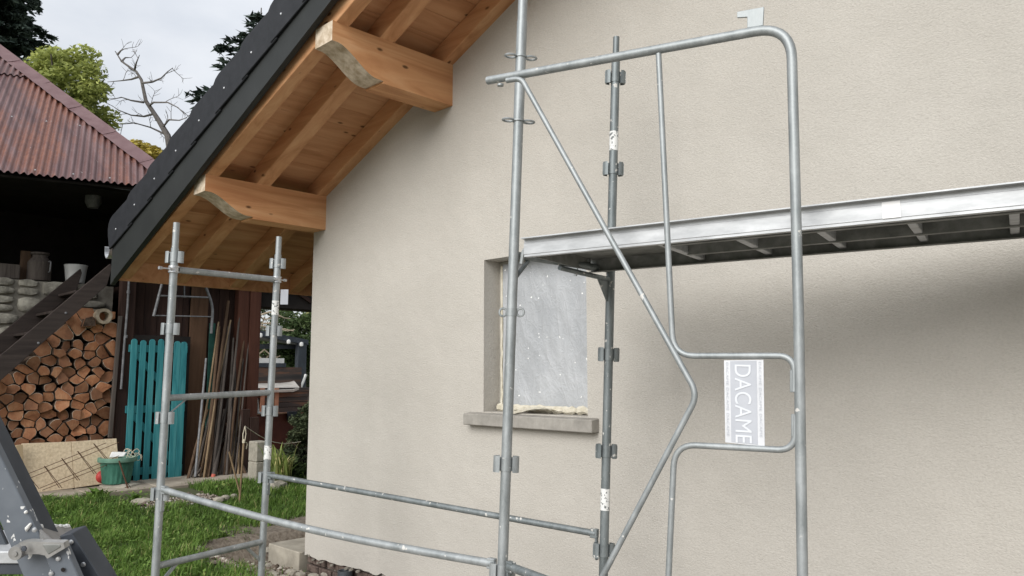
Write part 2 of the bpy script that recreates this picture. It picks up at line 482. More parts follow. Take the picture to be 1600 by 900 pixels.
M["wetwood"] = wood("stained_boards", "Y", (.028, .026, .026), (.07, .055, .048), (.33, .13, .055), rough=.5, knots=False, ring=3.2, vary=.1)
M["lid"] = simple("pale_cover", (.36, .335, .30), (.48, .45, .41), 5, .6, .1)
M["anthra"] = simple("anthracite_frame", (.03, .036, .045), (.045, .053, .065), 6, .5, .05)
M["pan_top"] = simple("grey_roof_panel", (.16, .165, .17), (.25, .255, .26), 5, .6, .05)
M["ladder"] = simple("slate_grey_paint", (.055, .064, .075), (.085, .096, .11), 7, .5, .12, .002)
M["ladder_dark"] = simple("darker_slate", (.040, .046, .056), (.065, .072, .084), 7, .5, .12, .002)  # darker slate tone on rail flanks, tread edges and hinge bolt
m = NT("splattered_slate"); v = m.coord(); f = m.noise(v, 8, 4, .6); sp = m.noise(m.coord((1, 1, .6), rot=(R(20), R(30), 0)), 62, 2, .5, .4)
msk = m.ramp(sp, [(.665, (0, 0, 0)), (.685, (1, 1, 1))]); col = m.ramp(f, [(.3, (.10, .115, .135)), (.7, (.15, .168, .19))])
m.base(m.mix(m.math("MULTIPLY", msk, .85), col, (.72, .72, .70))); m.set(Roughness=.5); m.bump(msk, .3, .003); M["splat"] = m.mat
M["cast"] = simple("cast_aluminium", (.25, .245, .235), (.42, .415, .40), 14, .45, .15, metal=.5)
M["plaster"] = simple("dry_plaster", (.68, .67, .64), (.8, .79, .76), 20, .9, .6, .01)
M["gravel"] = None
def tinted(name, stops, rough=.8, trans=0.0):
    m = NT(name); at = m.n("ShaderNodeAttribute"); at.attribute_name = "tint"
    m.base(m.ramp(at.outputs["Fac"], stops)); m.set(Roughness=rough); m.b.inputs["Specular IOR Level"].default_value = .25
    if trans:
        ts = m.n("ShaderNodeBsdfTranslucent"); ms = m.n("ShaderNodeMixShader"); ms.inputs[0].default_value = trans
        rp = m.ramp(at.outputs["Fac"], stops); m.l(rp, ts.inputs["Color"])
        out = m.t.nodes["Material Output"]; m.l(m.b.outputs[0], ms.inputs[1]); m.l(ts.outputs[0], ms.inputs[2]); m.l(ms.outputs[0], out.inputs["Surface"])
    return m.mat
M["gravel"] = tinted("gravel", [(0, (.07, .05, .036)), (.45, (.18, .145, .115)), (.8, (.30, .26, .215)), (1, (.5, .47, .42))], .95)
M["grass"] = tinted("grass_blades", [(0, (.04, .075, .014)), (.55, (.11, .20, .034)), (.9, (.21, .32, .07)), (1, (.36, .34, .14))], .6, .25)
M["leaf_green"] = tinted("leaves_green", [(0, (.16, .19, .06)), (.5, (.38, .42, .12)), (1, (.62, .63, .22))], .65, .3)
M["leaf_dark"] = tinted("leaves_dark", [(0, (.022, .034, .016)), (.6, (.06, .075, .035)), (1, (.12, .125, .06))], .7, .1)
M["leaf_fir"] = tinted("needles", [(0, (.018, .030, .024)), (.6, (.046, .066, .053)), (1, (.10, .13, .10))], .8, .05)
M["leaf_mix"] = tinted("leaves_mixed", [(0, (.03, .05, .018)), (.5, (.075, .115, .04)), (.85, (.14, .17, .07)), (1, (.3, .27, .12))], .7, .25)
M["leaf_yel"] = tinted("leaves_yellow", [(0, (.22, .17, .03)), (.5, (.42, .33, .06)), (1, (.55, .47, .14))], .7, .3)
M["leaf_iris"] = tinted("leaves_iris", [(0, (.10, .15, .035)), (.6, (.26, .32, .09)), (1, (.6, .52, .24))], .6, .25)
M["trunk"] = simple("tree_bark", (.06, .05, .04), (.13, .11, .09), 9, .95, .5, .02)
M["trunk_pale"] = simple("bare_grey_bark", (.11, .10, .095), (.18, .165, .155), 9, .95, .3, .02)
m = NT("soil_and_turf"); v = m.coord(); f = m.noise(v, 2.2, 6, .65); f2 = m.noise(v, 28, 4, .6)
m.base(m.mix(m.math("MULTIPLY", f2, .5), m.ramp(f, [(.35, (.045, .07, .018)), (.62, (.06, .075, .026))]), (.09, .07, .045))); m.set(Roughness=.97); m.bump(f2, .6, .02); M["soil"] = m.mat
m = NT("rubble_soil"); v = m.coord(); f2 = m.noise(v, 22, 5, .65)
m.base(m.ramp(f2, [(.3, (.10, .078, .056)), (.7, (.27, .23, .185))])); m.set(Roughness=.97); m.bump(f2, .8, .02); M["rubble"] = m.mat
m = NT("pale_bounce_gravel"); v = m.coord(); f2 = m.noise(v, 30, 5, .65); f = m.noise(v, 1.5, 4, .6)
m.base(m.mix(f, m.ramp(f2, [(.3, (.25, .225, .195)), (.7, (.46, .425, .375))]), (.36, .33, .29))); m.set(Roughness=.97); m.bump(f2, .8, .02); M["bounce_yard"] = m.mat

# ================================================================== ground
def sst(t):
    t = min(1, max(0, t)); return t * t * (3 - 2 * t)
def G(x, y):
    z = .10 * sst((-8.0 - x) / 2.5)
    z -= .24 * sst((y + .82) / .4) * sst((x + 7.35) / .25)
    return z
gx = np.concatenate([np.linspace(-500, -30, 14)[:-1], np.linspace(-30, -13, 18)[:-1], np.arange(-13, -3, .1), np.linspace(-3, 6, 30)[:-1], np.linspace(6, 500, 16)])
gy = np.concatenate([np.linspace(-500, -12, 16)[:-1], np.linspace(-12, -3.5, 18)[:-1], np.arange(-3.5, 3.0, .1), np.linspace(3, 25, 24)[:-1], np.linspace(25, 500, 14)])
gv = np.array([(x, y, G(x, y) + (.02 * mnoise.noise((x * 1.7, y * 1.7, 0)) if -30 < x < 6 and -12 < y < 25 else 0)) for y in gy for x in gx])
nx = len(gx)
gf = np.array([(j * nx + i, j * nx + i + 1, (j + 1) * nx + i + 1, (j + 1) * nx + i) for j in range(len(gy) - 1) for i in range(nx - 1)])
me = mesh_raw("ground", gv, gf, [M["soil"]], smooth=True)
ground = struct(bpy.data.objects.new("ground", me)); COL.objects.link(ground)

def smooth_patch(name, x0, x1, y0, y1, nxp, nyp, lift, mat, edge=.05):
    xs = np.linspace(x0, x1, nxp); ys = np.linspace(y0, y1, nyp); v = []
    for j, y in enumerate(ys):
        for i, x in enumerate(xs):
            xx = x + (edge * mnoise.noise((y * 3, 5.1, 0)) if i in (0, nxp - 1) else 0); yy = y + (edge * mnoise.noise((x * 3, 1.7, 0)) if j in (0, nyp - 1) else 0)
            v.append((xx, yy, G(xx, yy) + lift + .012 * mnoise.noise((xx * 4, yy * 4, 2))))
    f = [(j * nxp + i, j * nxp + i + 1, (j + 1) * nxp + i + 1, (j + 1) * nxp + i) for j in range(nyp - 1) for i in range(nxp - 1)]
    me = mesh_raw(name, v, f, [mat], smooth=True)
    o = bpy.data.objects.new(name, me); COL.objects.link(o); return struct(o)
smooth_patch("trench_ground", -7.46, 1.5, -.90, .02, 90, 16, .028, M["rubble"], .12)
smooth_patch("bounce_ground", -5.75, 9, -9.5, -.93, 40, 30, .03, M["bounce_yard"], .25)  # pale ground added out of view to bounce light onto the soffit
smooth_patch("bare_soil_strip", -8.0, -7.06, -.25, 3.5, 12, 30, .026, M["rubble"], .14)

# concrete walk along the side of the house
mb = MB(); mb.prism([(-7.10, -.09, -.6), (-6.60, -.05, -.6), (-6.60, -.05, -.035), (-7.10, -.09, -.02)], (0, 6.5, 0))
struct(mb.build("side_pavement", M["slab"], bevel=.008))

# ================================================================== house
HX0, HX1, RIDGE = -6.58, 5.4, -.6
T = math.tan(R(22.9)); CT = math.cos(R(22.9))
def zr(x):                                   # underside of the rafters
    return 3.29 + T * ((x if x < RIDGE else 2 * RIDGE - x) + 6.37)
WX0, WX1, WZ0, WZ1 = -4.165, -3.19, 1.33, 2.445
house = thing("house", (-6.58, 0, -.35), "cream rendered house gable with deep timber eaves and anthracite roof", "house")
mb = MB()
xs = sorted(set([HX0, WX0, WX1, RIDGE, HX1] + [round(HX0 + .06 * i, 4) for i in range(1, 40)] + [round(-4 + .5 * i, 3) for i in range(1, 19)]))
def zbot(x): return -.06 + .03 * mnoise.noise((x * 7, 0, 0)) + .018 * mnoise.noise((x * 23, 3, 0)) + .02 * sst((x + 6.2) / .6)
for a, b in zip(xs, xs[1:]):
    za, zb_ = zbot(a), zbot(b); ta, tb = zr(a) + .17, zr(b) + .17
    if a >= WX0 and b <= WX1:
        mb.add([(a, 0, za), (b, 0, zb_), (b, 0, WZ0), (a, 0, WZ0)], [(0, 1, 2, 3)])
        mb.add([(a, 0, WZ1), (b, 0, WZ1), (b, 0, tb), (a, 0, ta)], [(0, 1, 2, 3)])
    else:
        mb.add([(a, 0, za), (b, 0, zb_), (b, 0, tb), (a, 0, ta)], [(0, 1, 2, 3)])
    mb.add([(a, 0, za), (b, 0, zb_), (b, .03, zb_), (a, .03, za)], [(3, 2, 1, 0)])
D = .21
# reveals of the opening
mb.add([(WX0, 0, WZ0), (WX0, 0, WZ1), (WX0, D, WZ1), (WX0, D, WZ0)], [(0, 1, 2, 3)])
mb.add([(WX1, 0, WZ0), (WX1, 0, WZ1), (WX1, D, WZ1), (WX1, D, WZ0)], [(3, 2, 1, 0)])
mb.add([(WX0, 0, WZ1), (WX1, 0, WZ1), (WX1, D, WZ1), (WX0, D, WZ1)], [(0, 1, 2, 3)])
mb.add([(WX0, 0, WZ0), (WX1, 0, WZ0), (WX1, D, WZ0), (WX0, D, WZ0)], [(3, 2, 1, 0)])
# side walls and back
ztop = zr(HX0) + .17
mb.add([(HX0, 0, -.06), (HX0, 0, ztop), (HX0, 9, ztop), (HX0, 9, -.06)], [(0, 1, 2, 3)])
mb.add([(HX1, 0, -.06), (HX1, 0, ztop), (HX1, 9, ztop), (HX1, 9, -.06)], [(3, 2, 1, 0)])
mb.add([(HX0, 9, -.06), (HX1, 9, -.06), (HX1, 9, ztop), (RIDGE, 9, zr(RIDGE) + .17), (HX0, 9, ztop)], [(4, 3, 2, 1, 0)])
wall = mb.build("gable_wall", M["stucco"], house)
# exposed brick footing below the torn edge of the render
mb = MB(); mb.box(HX0 + .06, HX1 - .06, .06, .3, -.6, .0)
foot = mb.build("footing", M["mortar_crumb"], house)
proto = None
for row in range(4):
    x = HX0 + (.0 if row % 2 else -.1)
    while x < -4.6:
        w = .2
        if x + w > HX0 + .05:
            mb = MB(); x0 = max(x, HX0 + .012)
            jit = random.uniform(-.012, .012)
            mb.box(x0, x + w, .028 + jit, .09, -.068 - row * .075 - .062, -.068 - row * .075)
            mb.build("brick", M["brick"], foot, bevel=.006)
        x += w + .014
# crumbs of render along the torn edge
for i in range(18):
    mb = MB(); x = HX0 + random.random() * 1.9; s = random.uniform(.008, .022)
    a = Vector((x, random.uniform(-.03, .02), zbot(x) - random.uniform(.005, .02)))
    mb.frame_box(a, Vector((s, 0, s * .3)), Vector((0, s * .5, .2 * s)), Vector((-.2 * s, 0, s * .45)))
    mb.build("render_crumb", M["mortar"], foot)

# window: frame, film, foam
win = MB()
fy0, fy1 = D - .05, D + .02
win.box(WX0 + .002, WX0 + .07, fy0, fy1, WZ0 + .03, WZ1 - .003)
win.box(WX1 - .07, WX1 - .002, fy0, fy1, WZ0 + .03, WZ1 - .003)
win.box(WX0 + .07, WX1 - .07, fy0, fy1, WZ1 - .09, WZ1 - .003)
win.box(WX0 + .07, WX1 - .07, fy0, fy1, WZ0 + .03, WZ0 + .10)
window = win.build("window", M["winframe"], house)
nxg, nzg = 60, 66
fv = []
for j in range(nzg):
    for i in range(nxg):
        u, w_ = i / (nxg - 1), j / (nzg - 1)
        x = WX0 + .055 + u * (WX1 - WX0 - .075); z = WZ0 + .045 + w_ * (WZ1 - WZ0 - .07)
        fold = .010 * mnoise.noise((x * 5 + z * 2.2, z * 1.5, 0)) + .004 * mnoise.noise((x * 13 + z * 6, z * 3, 4)) + .0 * mnoise.noise((x * 26 - z * 11, z * 9, 8))
        fan = 0
        fv.append((x, fy0 - .013 + fold + fan, z))
ff = [(j * nxg + i, j * nxg + i + 1, (j + 1) * nxg + i + 1, (j + 1) * nxg + i) for j in range(nzg - 1) for i in range(nxg - 1)]
mb = MB(); mb.add(fv, ff, 0, True)
mb.build("plastic_film", M["film"], window, sharp=180)
mb = MB()
pts = [(WX0 + .035 + .012 * mnoise.noise((0, i * .7, 0)), fy0 - .006, WZ0 + .03 + i * .05) for i in range(22)]
mb.tube(pts, [.012 + .006 * mnoise.noise((i * .9, 2, 0)) for i in range(22)], 6)
pts = [(WX0 + .02 + i * .03, fy0 - .03 + .02 * mnoise.noise((i * .6, 0, 3)), WZ0 + .028 + .012 * mnoise.noise((i * .8, 0, 0))) for i in range(32)]
mb.tube(pts, [.026 + .016 * mnoise.noise((i * .7, 5, 0)) for i in range(32)], 7)
mb.build("sealing_foam", M["foam"], window)
mb = MB()                                        # loose flap of film trailing over the sill
fl = []
for i in range(14):
    t = i / 13; x = -3.98 + .42 * t; z = WZ0 + .012 + .055 * math.sin(t * 3.0) * t
    for k in range(4):
        fl.append((x + .03 * k, .10 - .035 * k * (1 - t * .5) - .03 * (1 - t), z + .008 * mnoise.noise((t * 9, k, 0)) - .006 * k * (1 - t)))
mb.add(fl, [(i * 4 + k, (i + 1) * 4 + k, (i + 1) * 4 + k + 1, i * 4 + k + 1) for i in range(13) for k in range(3)], 0, True)
mb.build("film_flap", M["foam"], window, sharp=180)
# sill
mb = MB(); sl0, sl1 = onY(724, 650, -.07).x, onY(925, 659, -.07).x
mb.prism([(0, -.075, 1.235), (0, -.075, 1.315), (0, .02, 1.327), (0, D, 1.336), (0, D, 1.25), (0, -.02, 1.235)], (sl1 - sl0, 0, 0))
mb.v = [(p[0] + sl0, p[1], p[2]) for p in mb.v]
mb.build("window_sill", M["concrete"], house, bevel=.005)
# black panel standing in for the unlit room behind the opening
mb = MB(); mb.box(WX0 + .01, WX1 - .01, D + .03, D + .1, WZ0, WZ1)
mb.build("inner_panel", M["black"], house)

# purlins with an ogee nosing
def purlin(x0, x1, z0, z1, yend):
    prof = [(.12, z1), (yend, z1), (yend, z1 - .145)]
    N = 14
    for i in range(1, N + 1):
        t = i / N; prof.append((yend + .03 + .36 * t, z1 - .145 - (z1 - z0 - .165) * sst(t)))
    prof += [(yend + .44, z0 + .018), (yend + .44, z0), (.12, z0)]
    n = len(prof); mb = MB()
    vs = [(x0, y, z) for y, z in prof] + [(x1, y, z) for y, z in prof]
    mb.add(vs, [tuple(range(n))]); mb.add(vs, [tuple(range(2 * n - 1, n - 1, -1))])
    for i in range(n):
        j = (i + 1) % n
        mi = 1 if 1 <= i <= 3 + N - 1 else 0
        mb.add([vs[i], vs[i + n], vs[j + n], vs[j]], [(0, 1, 2, 3)], mi)
    return mb.build("purlin", [M["purlin"], M["endgrain"]], house)
purlin(-6.592, -6.37, 2.966, 3.29, -1.175)
purlin(-4.762, -4.54, 3.725, 4.065, -1.11)

# rafters
XE = -8.13
def rafter(y0, y1, x0, x1, h=.16):
    mb = MB(); q = []
    for x, t in ((x0, 0), (x1, 0), (x1, h), (x0, h)):
        q.append((x, y0, zr(x) + t / CT))
    mb.prism(q, (0, y1 - y0, 0)); return mb.build("rafter", M["rafter"], house, bevel=.004)
YV = lambda x: -1.30 + .045 * (x + 8.3)              # the verge runs out a little towards the eave
rafter(-.71, -.575, XE, RIDGE)
rafter(-.10, .035, XE, RIDGE)
for y in (.62, 1.3, 1.98, 2.66, 3.34): rafter(y, y + .13, XE, -6.3)
mb = MB()                                             # verge rafter
q = [(x, YV(x) + .05, zr(x) + t / CT) for x, t in ((XE, 0), (RIDGE, 0), (RIDGE, .16), (XE, .16))]
mb.prism(q, (0, .11, 0)); mb.build("rafter", M["rafter"], house, bevel=.004)
# soffit boards, one by one
wb = .205; x = XE
while x < RIDGE - .05:
    x2 = min(x + wb * CT, RIDGE); yb = 5.5 if x < -6.6 else .03
    mb = MB(); g = .0015
    q = [(xx, YV(x) + .06, zr(xx) + t / CT) for xx, t in ((x + g, .161), (x2 - g, .161), (x2 - g, .185), (x + g, .185))]
    mb.prism(q, (0, yb - YV(x) - .06, 0)); mb.build("soffit_board", M["soffit"], house, bevel=.0015)
    x = x2
# eave fascia
mb = MB(); mb.box(XE - .03, XE - .002, YV(XE) + .05, 5.5, zr(XE) - .02, zr(XE) + .3)
mb.build("eave_board", M["rafter"], house, bevel=.004)

# verge plane and its lines
VN = Vector((-.045, 1, 0)).normalized(); VP0 = Vector((-8.3, -1.30, 0))
def onV(x, y, off=0): return onpl(x, y, VP0 + VN * off, VN)
bA, bB = onV(187, 432), onV(525, 0)
sb = (bB.z - bA.z) / (bB.x - bA.x)
sc = [onV(*p, -.04) for p in ((182, 357), (213, 316), (245, 275), (280, 229), (315, 182), (354, 132), (395, 80), (440, 21))]
ax_ = np.array([p.x for p in sc]); az_ = np.array([p.z for p in sc])
ss, si = np.polyfit(ax_, az_, 1)
step = (ax_[-1] - ax_[0]) / 7
def vline(x, s, x0, z0, off): return Vector((x, YV(x), z0 + s * (x - x0))) + VN * off
xl = bA.x - .16
mb = MB()
lo = [vline(xl, sb, bA.x, bA.z, -.025), vline(RIDGE, sb, bA.x, bA.z, -.025)]
hi = [vline(RIDGE, ss, 0, si + .02, -.025), vline(xl, ss, 0, si + .02, -.025)]
lo[0].z = lo[0].z
mb.prism([lo[0], lo[1], hi[0], hi[1]], VN * .045)
mb.build("bargeboard", M["barge"], house, bevel=.004)
mb = MB(); a, b = vline(xl + .1, sb, bA.x, bA.z - .004, -.03), vline(RIDGE, sb, bA.x, bA.z - .004, -.03)   # folded drip edge of the sheet
a.z = bA.z + sb * (a.x - bA.x) + .002
mb.bar(a, b, .012, .016, VN); mb.build("drip_edge", M["barge"], house)
nt_ = int((RIDGE - ax_[0]) / step) + 1
td = Vector((1, 0.045, ss)).normalized()
tn = Vector((-ss, 0, 1)).normalized()
tl = step * math.sqrt(1 + ss * ss)
for k in range(nt_ + 1):
    xk = ax_[0] + (k - .42) * step
    o_ = Vector((xk, YV(xk), ss * xk + si)) - VN * .052
    d2 = (td + tn * -.055 + VN * .018).normalized()
    n2 = VN.cross(d2).normalized() * -1
    if n2.z < 0: n2 = -n2
    L = tl * 1.16
    prof = [(0, -.13), (.0, .02), (.012, .085), (.04, .135), (.085, .165), (.14, .178), (L * .7, .176), (L, .172), (L, -.115), (tl * .62, -.122)]
    poly = [o_ + d2 * s_ + n2 * t_ for s_, t_ in prof]
    mb = MB(); mb.prism(poly, VN * .022)
    top = [o_ + d2 * s_ + n2 * t_ + VN * .0225 for s_, t_ in ((.10, .150), (.16, .176), (L, .170), (L, .150))]
    mb.prism(top, VN * .42)
    ti = mb.build("verge_tile", M["tile"], house, bevel=.004)
    c = o_ + d2 * (tl * .42) + n2 * .0
    mb = MB(); mb.lathe(c - VN * .0, [(0, .005), (.006, .004), (.009, 0), (.009, -.006)], 8, axis=-VN)
    mb.build("screw", M["screw"], ti)
# roof slab above the boards
mb = MB()
def ztop_(x): return ss * x + si + .06
mb.prism([(XE - .08, -1.06, zr(XE) + .33), (XE - .08, -1.06, ztop_(XE)), (RIDGE, -1.06, ztop_(RIDGE)), (RIDGE, -1.06, zr(RIDGE) + .205), (XE, -1.06, zr(XE) + .205)], (0, 10.5, 0))
q = [(2 * RIDGE - x, -1.06, z) for x, _, z in [(XE - .08, 0, zr(XE) + .20), (XE - .08, 0, ztop_(XE)), (RIDGE + .003, 0, ztop_(RIDGE)), (RIDGE + .003, 0, zr(RIDGE) + .20)]]
mb.prism(q, (0, 10.5, 0))
mb.build("roof_covering", M["tile"], house)
# gutter, its open end showing at the verge
gc = onV(164, 389, -.0)
mb = MB(); prof = []
for i in range(13):
    a = math.pi + math.pi * i / 12; prof.append((.075 * math.cos(a), .095 * math.sin(a)))
prof = [(-.085, .035), (-.075, .03)] + prof + [(.075, .05)]
inn = [(x * .93, z * .93 + .004) for x, z in reversed(prof)]
mb.prism([(gc.x + x, gc.y + .02, gc.z + z) for x, z in prof + inn], (0, 7, 0))
mb.build("gutter", M["zinc"], house)

# ================================================================== scaffold
def bend(pts, rad=.08, n=6):
    """round the inner corners of a polyline"""
    pts = [Vector(p) for p in pts]; out = [pts[0]]
    for i in range(1, len(pts) - 1):
        a, b, c = pts[i - 1], pts[i], pts[i + 1]
        r = min(rad, (a - b).length * .48, (c - b).length * .48)
        p, q = b + (a - b).normalized() * r, b + (c - b).normalized() * r
        for k in range(n + 1):
            t = k / n; out.append(p * (1 - t) ** 2 + b * (2 * t * (1 - t)) + q * t ** 2)
    return out + [pts[-1]]

class Post:
    """a slightly leaning tube known by two points seen in the photo and its distance"""
    def __init__(s, top, bot, depth):
        mid = ((top[0] + bot[0]) / 2, (top[1] + bot[1]) / 2)
        s.g = atd(*mid, depth)
        s.a = onpl(*top, s.g, FWH); s.b = onpl(*bot, s.g, FWH)
        s.d = (s.a - s.b).normalized()
    def z(s, z): return s.b + s.d * ((z - s.b.z) / s.d.z)
    def py(s, y):
        """height on the post of picture row y"""
        lo, hi = 0.0, 5.0
        for _ in range(40):
            m_ = (lo + hi) / 2; P = s.z(m_) - CAM
            if 450 - FPX * P.dot(UP) / P.dot(FW) > y: lo = m_
            else: hi = m_
        return s.z((lo + hi) / 2)
MO = Post((817, 0), (785, 890), 3.7)
MI = Post((963, 58), (943, 890), 4.22)
LO = Post((276, 348), (243, 890), 4.9)
LI = Post((436, 370), (409, 880), 5.6)
PR = .0242

def collar(root, P, axis, side, mat, w=.030, h=.075):
    """two half-round wedge pockets welded left and right of the tube"""
    mb = MB()
    side = (side - axis * side.dot(axis)).normalized(); fr = axis.cross(side).normalized()
    for sg in (-1, 1):
        c = P + side * (sg * (PR + .006))
        pr = []
        for k in range(7):
            a = -math.pi / 2 + math.pi * k / 6
            pr.append((math.cos(a) * w, math.sin(a) * .022))
        outer = [c + side * (sg * x) + fr * y - axis * (h / 2) for x, y in pr]
        inner = [c + side * (sg * x * .74) + fr * (y * .74) - axis * (h / 2) for x, y in reversed(pr)]
        mb.prism(outer + inner, axis * h)
    mb.tube([P - axis * .030, P + axis * .030], PR + .003, 14)
    mb.frame_box(P, side * (PR + .034), fr * .004, axis * (h * .43))
    return mb.build("collar", mat, root, bevel=0)
def base_jack(root, post, z0, mat):
    mb = MB(); f = post.z(z0)
    mb.box(f.x - .07, f.x + .07, f.y - .07, f.y + .07, G(f.x, f.y), G(f.x, f.y) + .012)
    mb.tube([Vector((f.x, f.y, G(f.x, f.y) + .012)), f], .017, 10)
    mb.lathe(f - Vector((0, 0, .05)), [(.018, 0), (.035, 0), (.035, .03), (.018, .03)], 8)
    return mb.build("base_jack", mat, root)
def tape(root, post, y0, y1, r=None):
    mb = MB(); a, b = post.py(y0), post.py(y1)
    mb.tube([a, b], (r or PR) + .0012, 14, cap=False); return mb.build("worn_label", M["tape"], root)
def ring_plate(root, P, axis, side, mat, r=.026):
    """flat eyelets left and right of the tube"""
    mb = MB(); side = (side - axis * side.dot(axis)).normalized(); fr = axis.cross(side)
    for sg in (-1, 1):
        c = P + side * (sg * (PR + r * .95)); pts = []
        for k in range(16):
            a = 2 * math.pi * k / 16; pts.append(c + side * (math.cos(a) * r) + fr * (math.sin(a) * r * .8))
        mb.tube(pts, .0055, 6, closed=True)
    mb.tube([P - axis * .004, P + axis * .004], PR + .006, 14)
    return mb.build("eyelet_plate", mat, root)

# ---- frame at the far end, standing on the grass side
lf = thing("upright_scaffold", (*((LO.z(0) + LI.z(0)) / 2).xy, 0), "galvanised scaffold frame standing clear of the house corner, in front of the barn", "scaffold frame", "upright scaffold frames")
gm = M["galv"]
for p, spig in ((LO, 402), (LI, 412)):
    mb = MB(); t = p.py(spig - 14)
    mb.tube([p.z(.16), t], PR, 16, hollow=.8); mb.tube([t - p.d * .05, p.a], PR * .84, 16, hollow=.82)
    mb.build("post", gm, lf)
    base_jack(lf, p, .16, M["galv_old"])
S_lr = (LI.z(1.5) - LO.z(1.5)).normalized()
for y in (402, 514, 653, 772): collar(lf, LO.py(y), LO.d, RT, gm)
for y in (412, 517, 642, 746): collar(lf, LI.py(y), LI.d, RT, gm)
def rung(root, a, b, r=.021, name="rung"):
    mb = MB(); mb.tube([a, b], r, 14); return mb.build(name, gm, root)
rung(lf, LO.py(622), LI.py(613))
r3 = rung(lf, LO.py(885), LI.py(846))
mb = MB()
for p, q, sg in ((LO, LI, 1), (LI, LO, 1)):
    y = 885 if p is LO else 846
    a = p.py(y) - p.d * .14; b = p.py(y) + (q.py(885 if q is LO else 846) - p.py(y)).normalized() * .16
    mb = MB(); mb.bar(a, b, .012, .02); mb.build("gusset", gm, lf)
mb = MB(); a = LO.py(652); b = LO.py(622) + S_lr * .16
mb.tube([a, b], .006, 8); mb.build("gusset", gm, lf)
tape(lf, LI, 470, 492); tape(lf, LI, 696, 718)
mb = MB(); c = LI.py(464) + RT * .062
mb.frame_box(c, RT * .028, FWH * .002, Vector((0, 0, .055))); mb.build("maker_plate", M["sign_grey"], lf)

# ---- top tube clamped between the two posts with couplers
ct = thing("coupler_tube", LO.py(421), "short galvanised tube clamped with swivel couplers across the frame tops", "scaffold tube")
a, b = LO.py(421), LI.py(437); d = (b - a).normalized()
mb = MB(); mb.tube([a + d * .03, b - d * .03], .021, 14, hollow=.8); mb.build("tube", gm, ct)
for P, p in ((a, LO), (b, LI)):
    mb = MB()
    mb.tube([P - p.d * .022, P - p.d * .012], PR + .009, 14); mb.tube([P + p.d * .012, P + p.d * .022], PR + .009, 14)
    mb.tube([P - p.d * .02, P + p.d * .02], PR + .005, 14)
    sg = -1 if p is LO else 1
    mb.tube([P + d * (sg * .02) - FWH * .02, P + d * (sg * .085) - FWH * .02], .005, 8)
    mb.lathe(P + d * (sg * .085) - FWH * .02, [(0, -.01), (.011, -.01), (.011, .01), (0, .01)], 6, axis=d)
    mb.bar(P - FWH * .03 - d * .02, P - FWH * .03 + d * .02, .02, .012)
    mb.build("coupler", M["zinc"], ct)

# ---- middle frame beside the window
mf = thing("upright_scaffold", (*((MO.z(0) + MI.z(0)) / 2).xy, 0), "tall galvanised scaffold frame in front of the film-covered window", "scaffold frame", "upright scaffold frames")
mo_top = MO.z(MO.a.z + .9)
mb = MB(); j1, j2 = MO.py(34), MO.py(180)
mb.tube([MO.z(.14), MO.py(190)], PR, 16, hollow=.8)
mb.tube([MO.py(191), j1], PR * 1.06, 16); mb.tube([j1, mo_top], PR * .97, 16, hollow=.8)
mb.build("post", gm, mf)
mb = MB(); s1 = MI.py(96)
mb.tube([MI.z(.1), s1], PR, 16); mb.tube([s1, MI.a], PR * .74, 14, hollow=.8); mb.build("post", M["galv_old"], mf)
base_jack(mf, MO, .14, M["galv_old"]); base_jack(mf, MI, .1, M["galv_old"])
for y in (121, 264, 554, 705, 860): collar(mf, MI.py(y), MI.d, RT, M["galv_old"], w=.026)
collar(mf, MO.py(725), MO.d, RT, gm, w=.03); collar(mf, MO.py(893), MO.d, RT, gm, w=.03)
for y in (89, 189): ring_plate(mf, MO.py(y), MO.d, RT * .95 + FWH * .2, gm, .028)
mb = MB()                                      # vertical eyelets half way up
P = MO.py(488)
for sg in (-1, 1):
    c = P + RT * (sg * (PR + .017)); pts = [c + RT * (.017 * math.cos(2 * math.pi * k / 14)) + MO.d * (.019 * math.sin(2 * math.pi * k / 14)) for k in range(14)]
    mb.tube(pts, .0055, 6, closed=True)
mb.tube([P - MO.d * .018, P + MO.d * .018], PR + .0025, 14); mb.build("eyelet_plate", gm, mf)
tape(mf, MI, 206, 236); tape(mf, MI, 763, 797)
zt = 2.17
ta, tb = MO.z(zt), MI.z(zt)
mb = MB(); mb.tube([ta, tb], .019, 12); mb.build("transom", M["galv_old"], mf)
mb = MB(); dd = (tb - ta).normalized()
mb.tube(bend([tb - Vector((0, 0, .055)), tb - dd * .2 - Vector((0, 0, .045)), tb - dd * .42 - Vector((0, 0, .03))], .1), .013, 10)
mb.build("gusset", M["galv_old"], mf); mb = MB(); mb.tube([ta - Vector((0, 0, .11)) + dd * .01, ta + dd * .1 - Vector((0, 0, .02))], .011, 10); mb.build("gusset", M["galv_old"], mf); mb = MB()
mb.prism([tb - Vector((0, 0, .19)) - dd * .02, tb - Vector((0, 0, .05)) - dd * .02, tb - Vector((0, 0, .05)) - dd * .11], Vector((-dd.y, dd.x, 0)) * .012)
mb.build("gusset", M["galv_old"], mf)
mb = MB(); mb.tube([MO.z(.42), MI.z(.42)], .019, 12); mb.build("rung", M["galv_old"], mf)

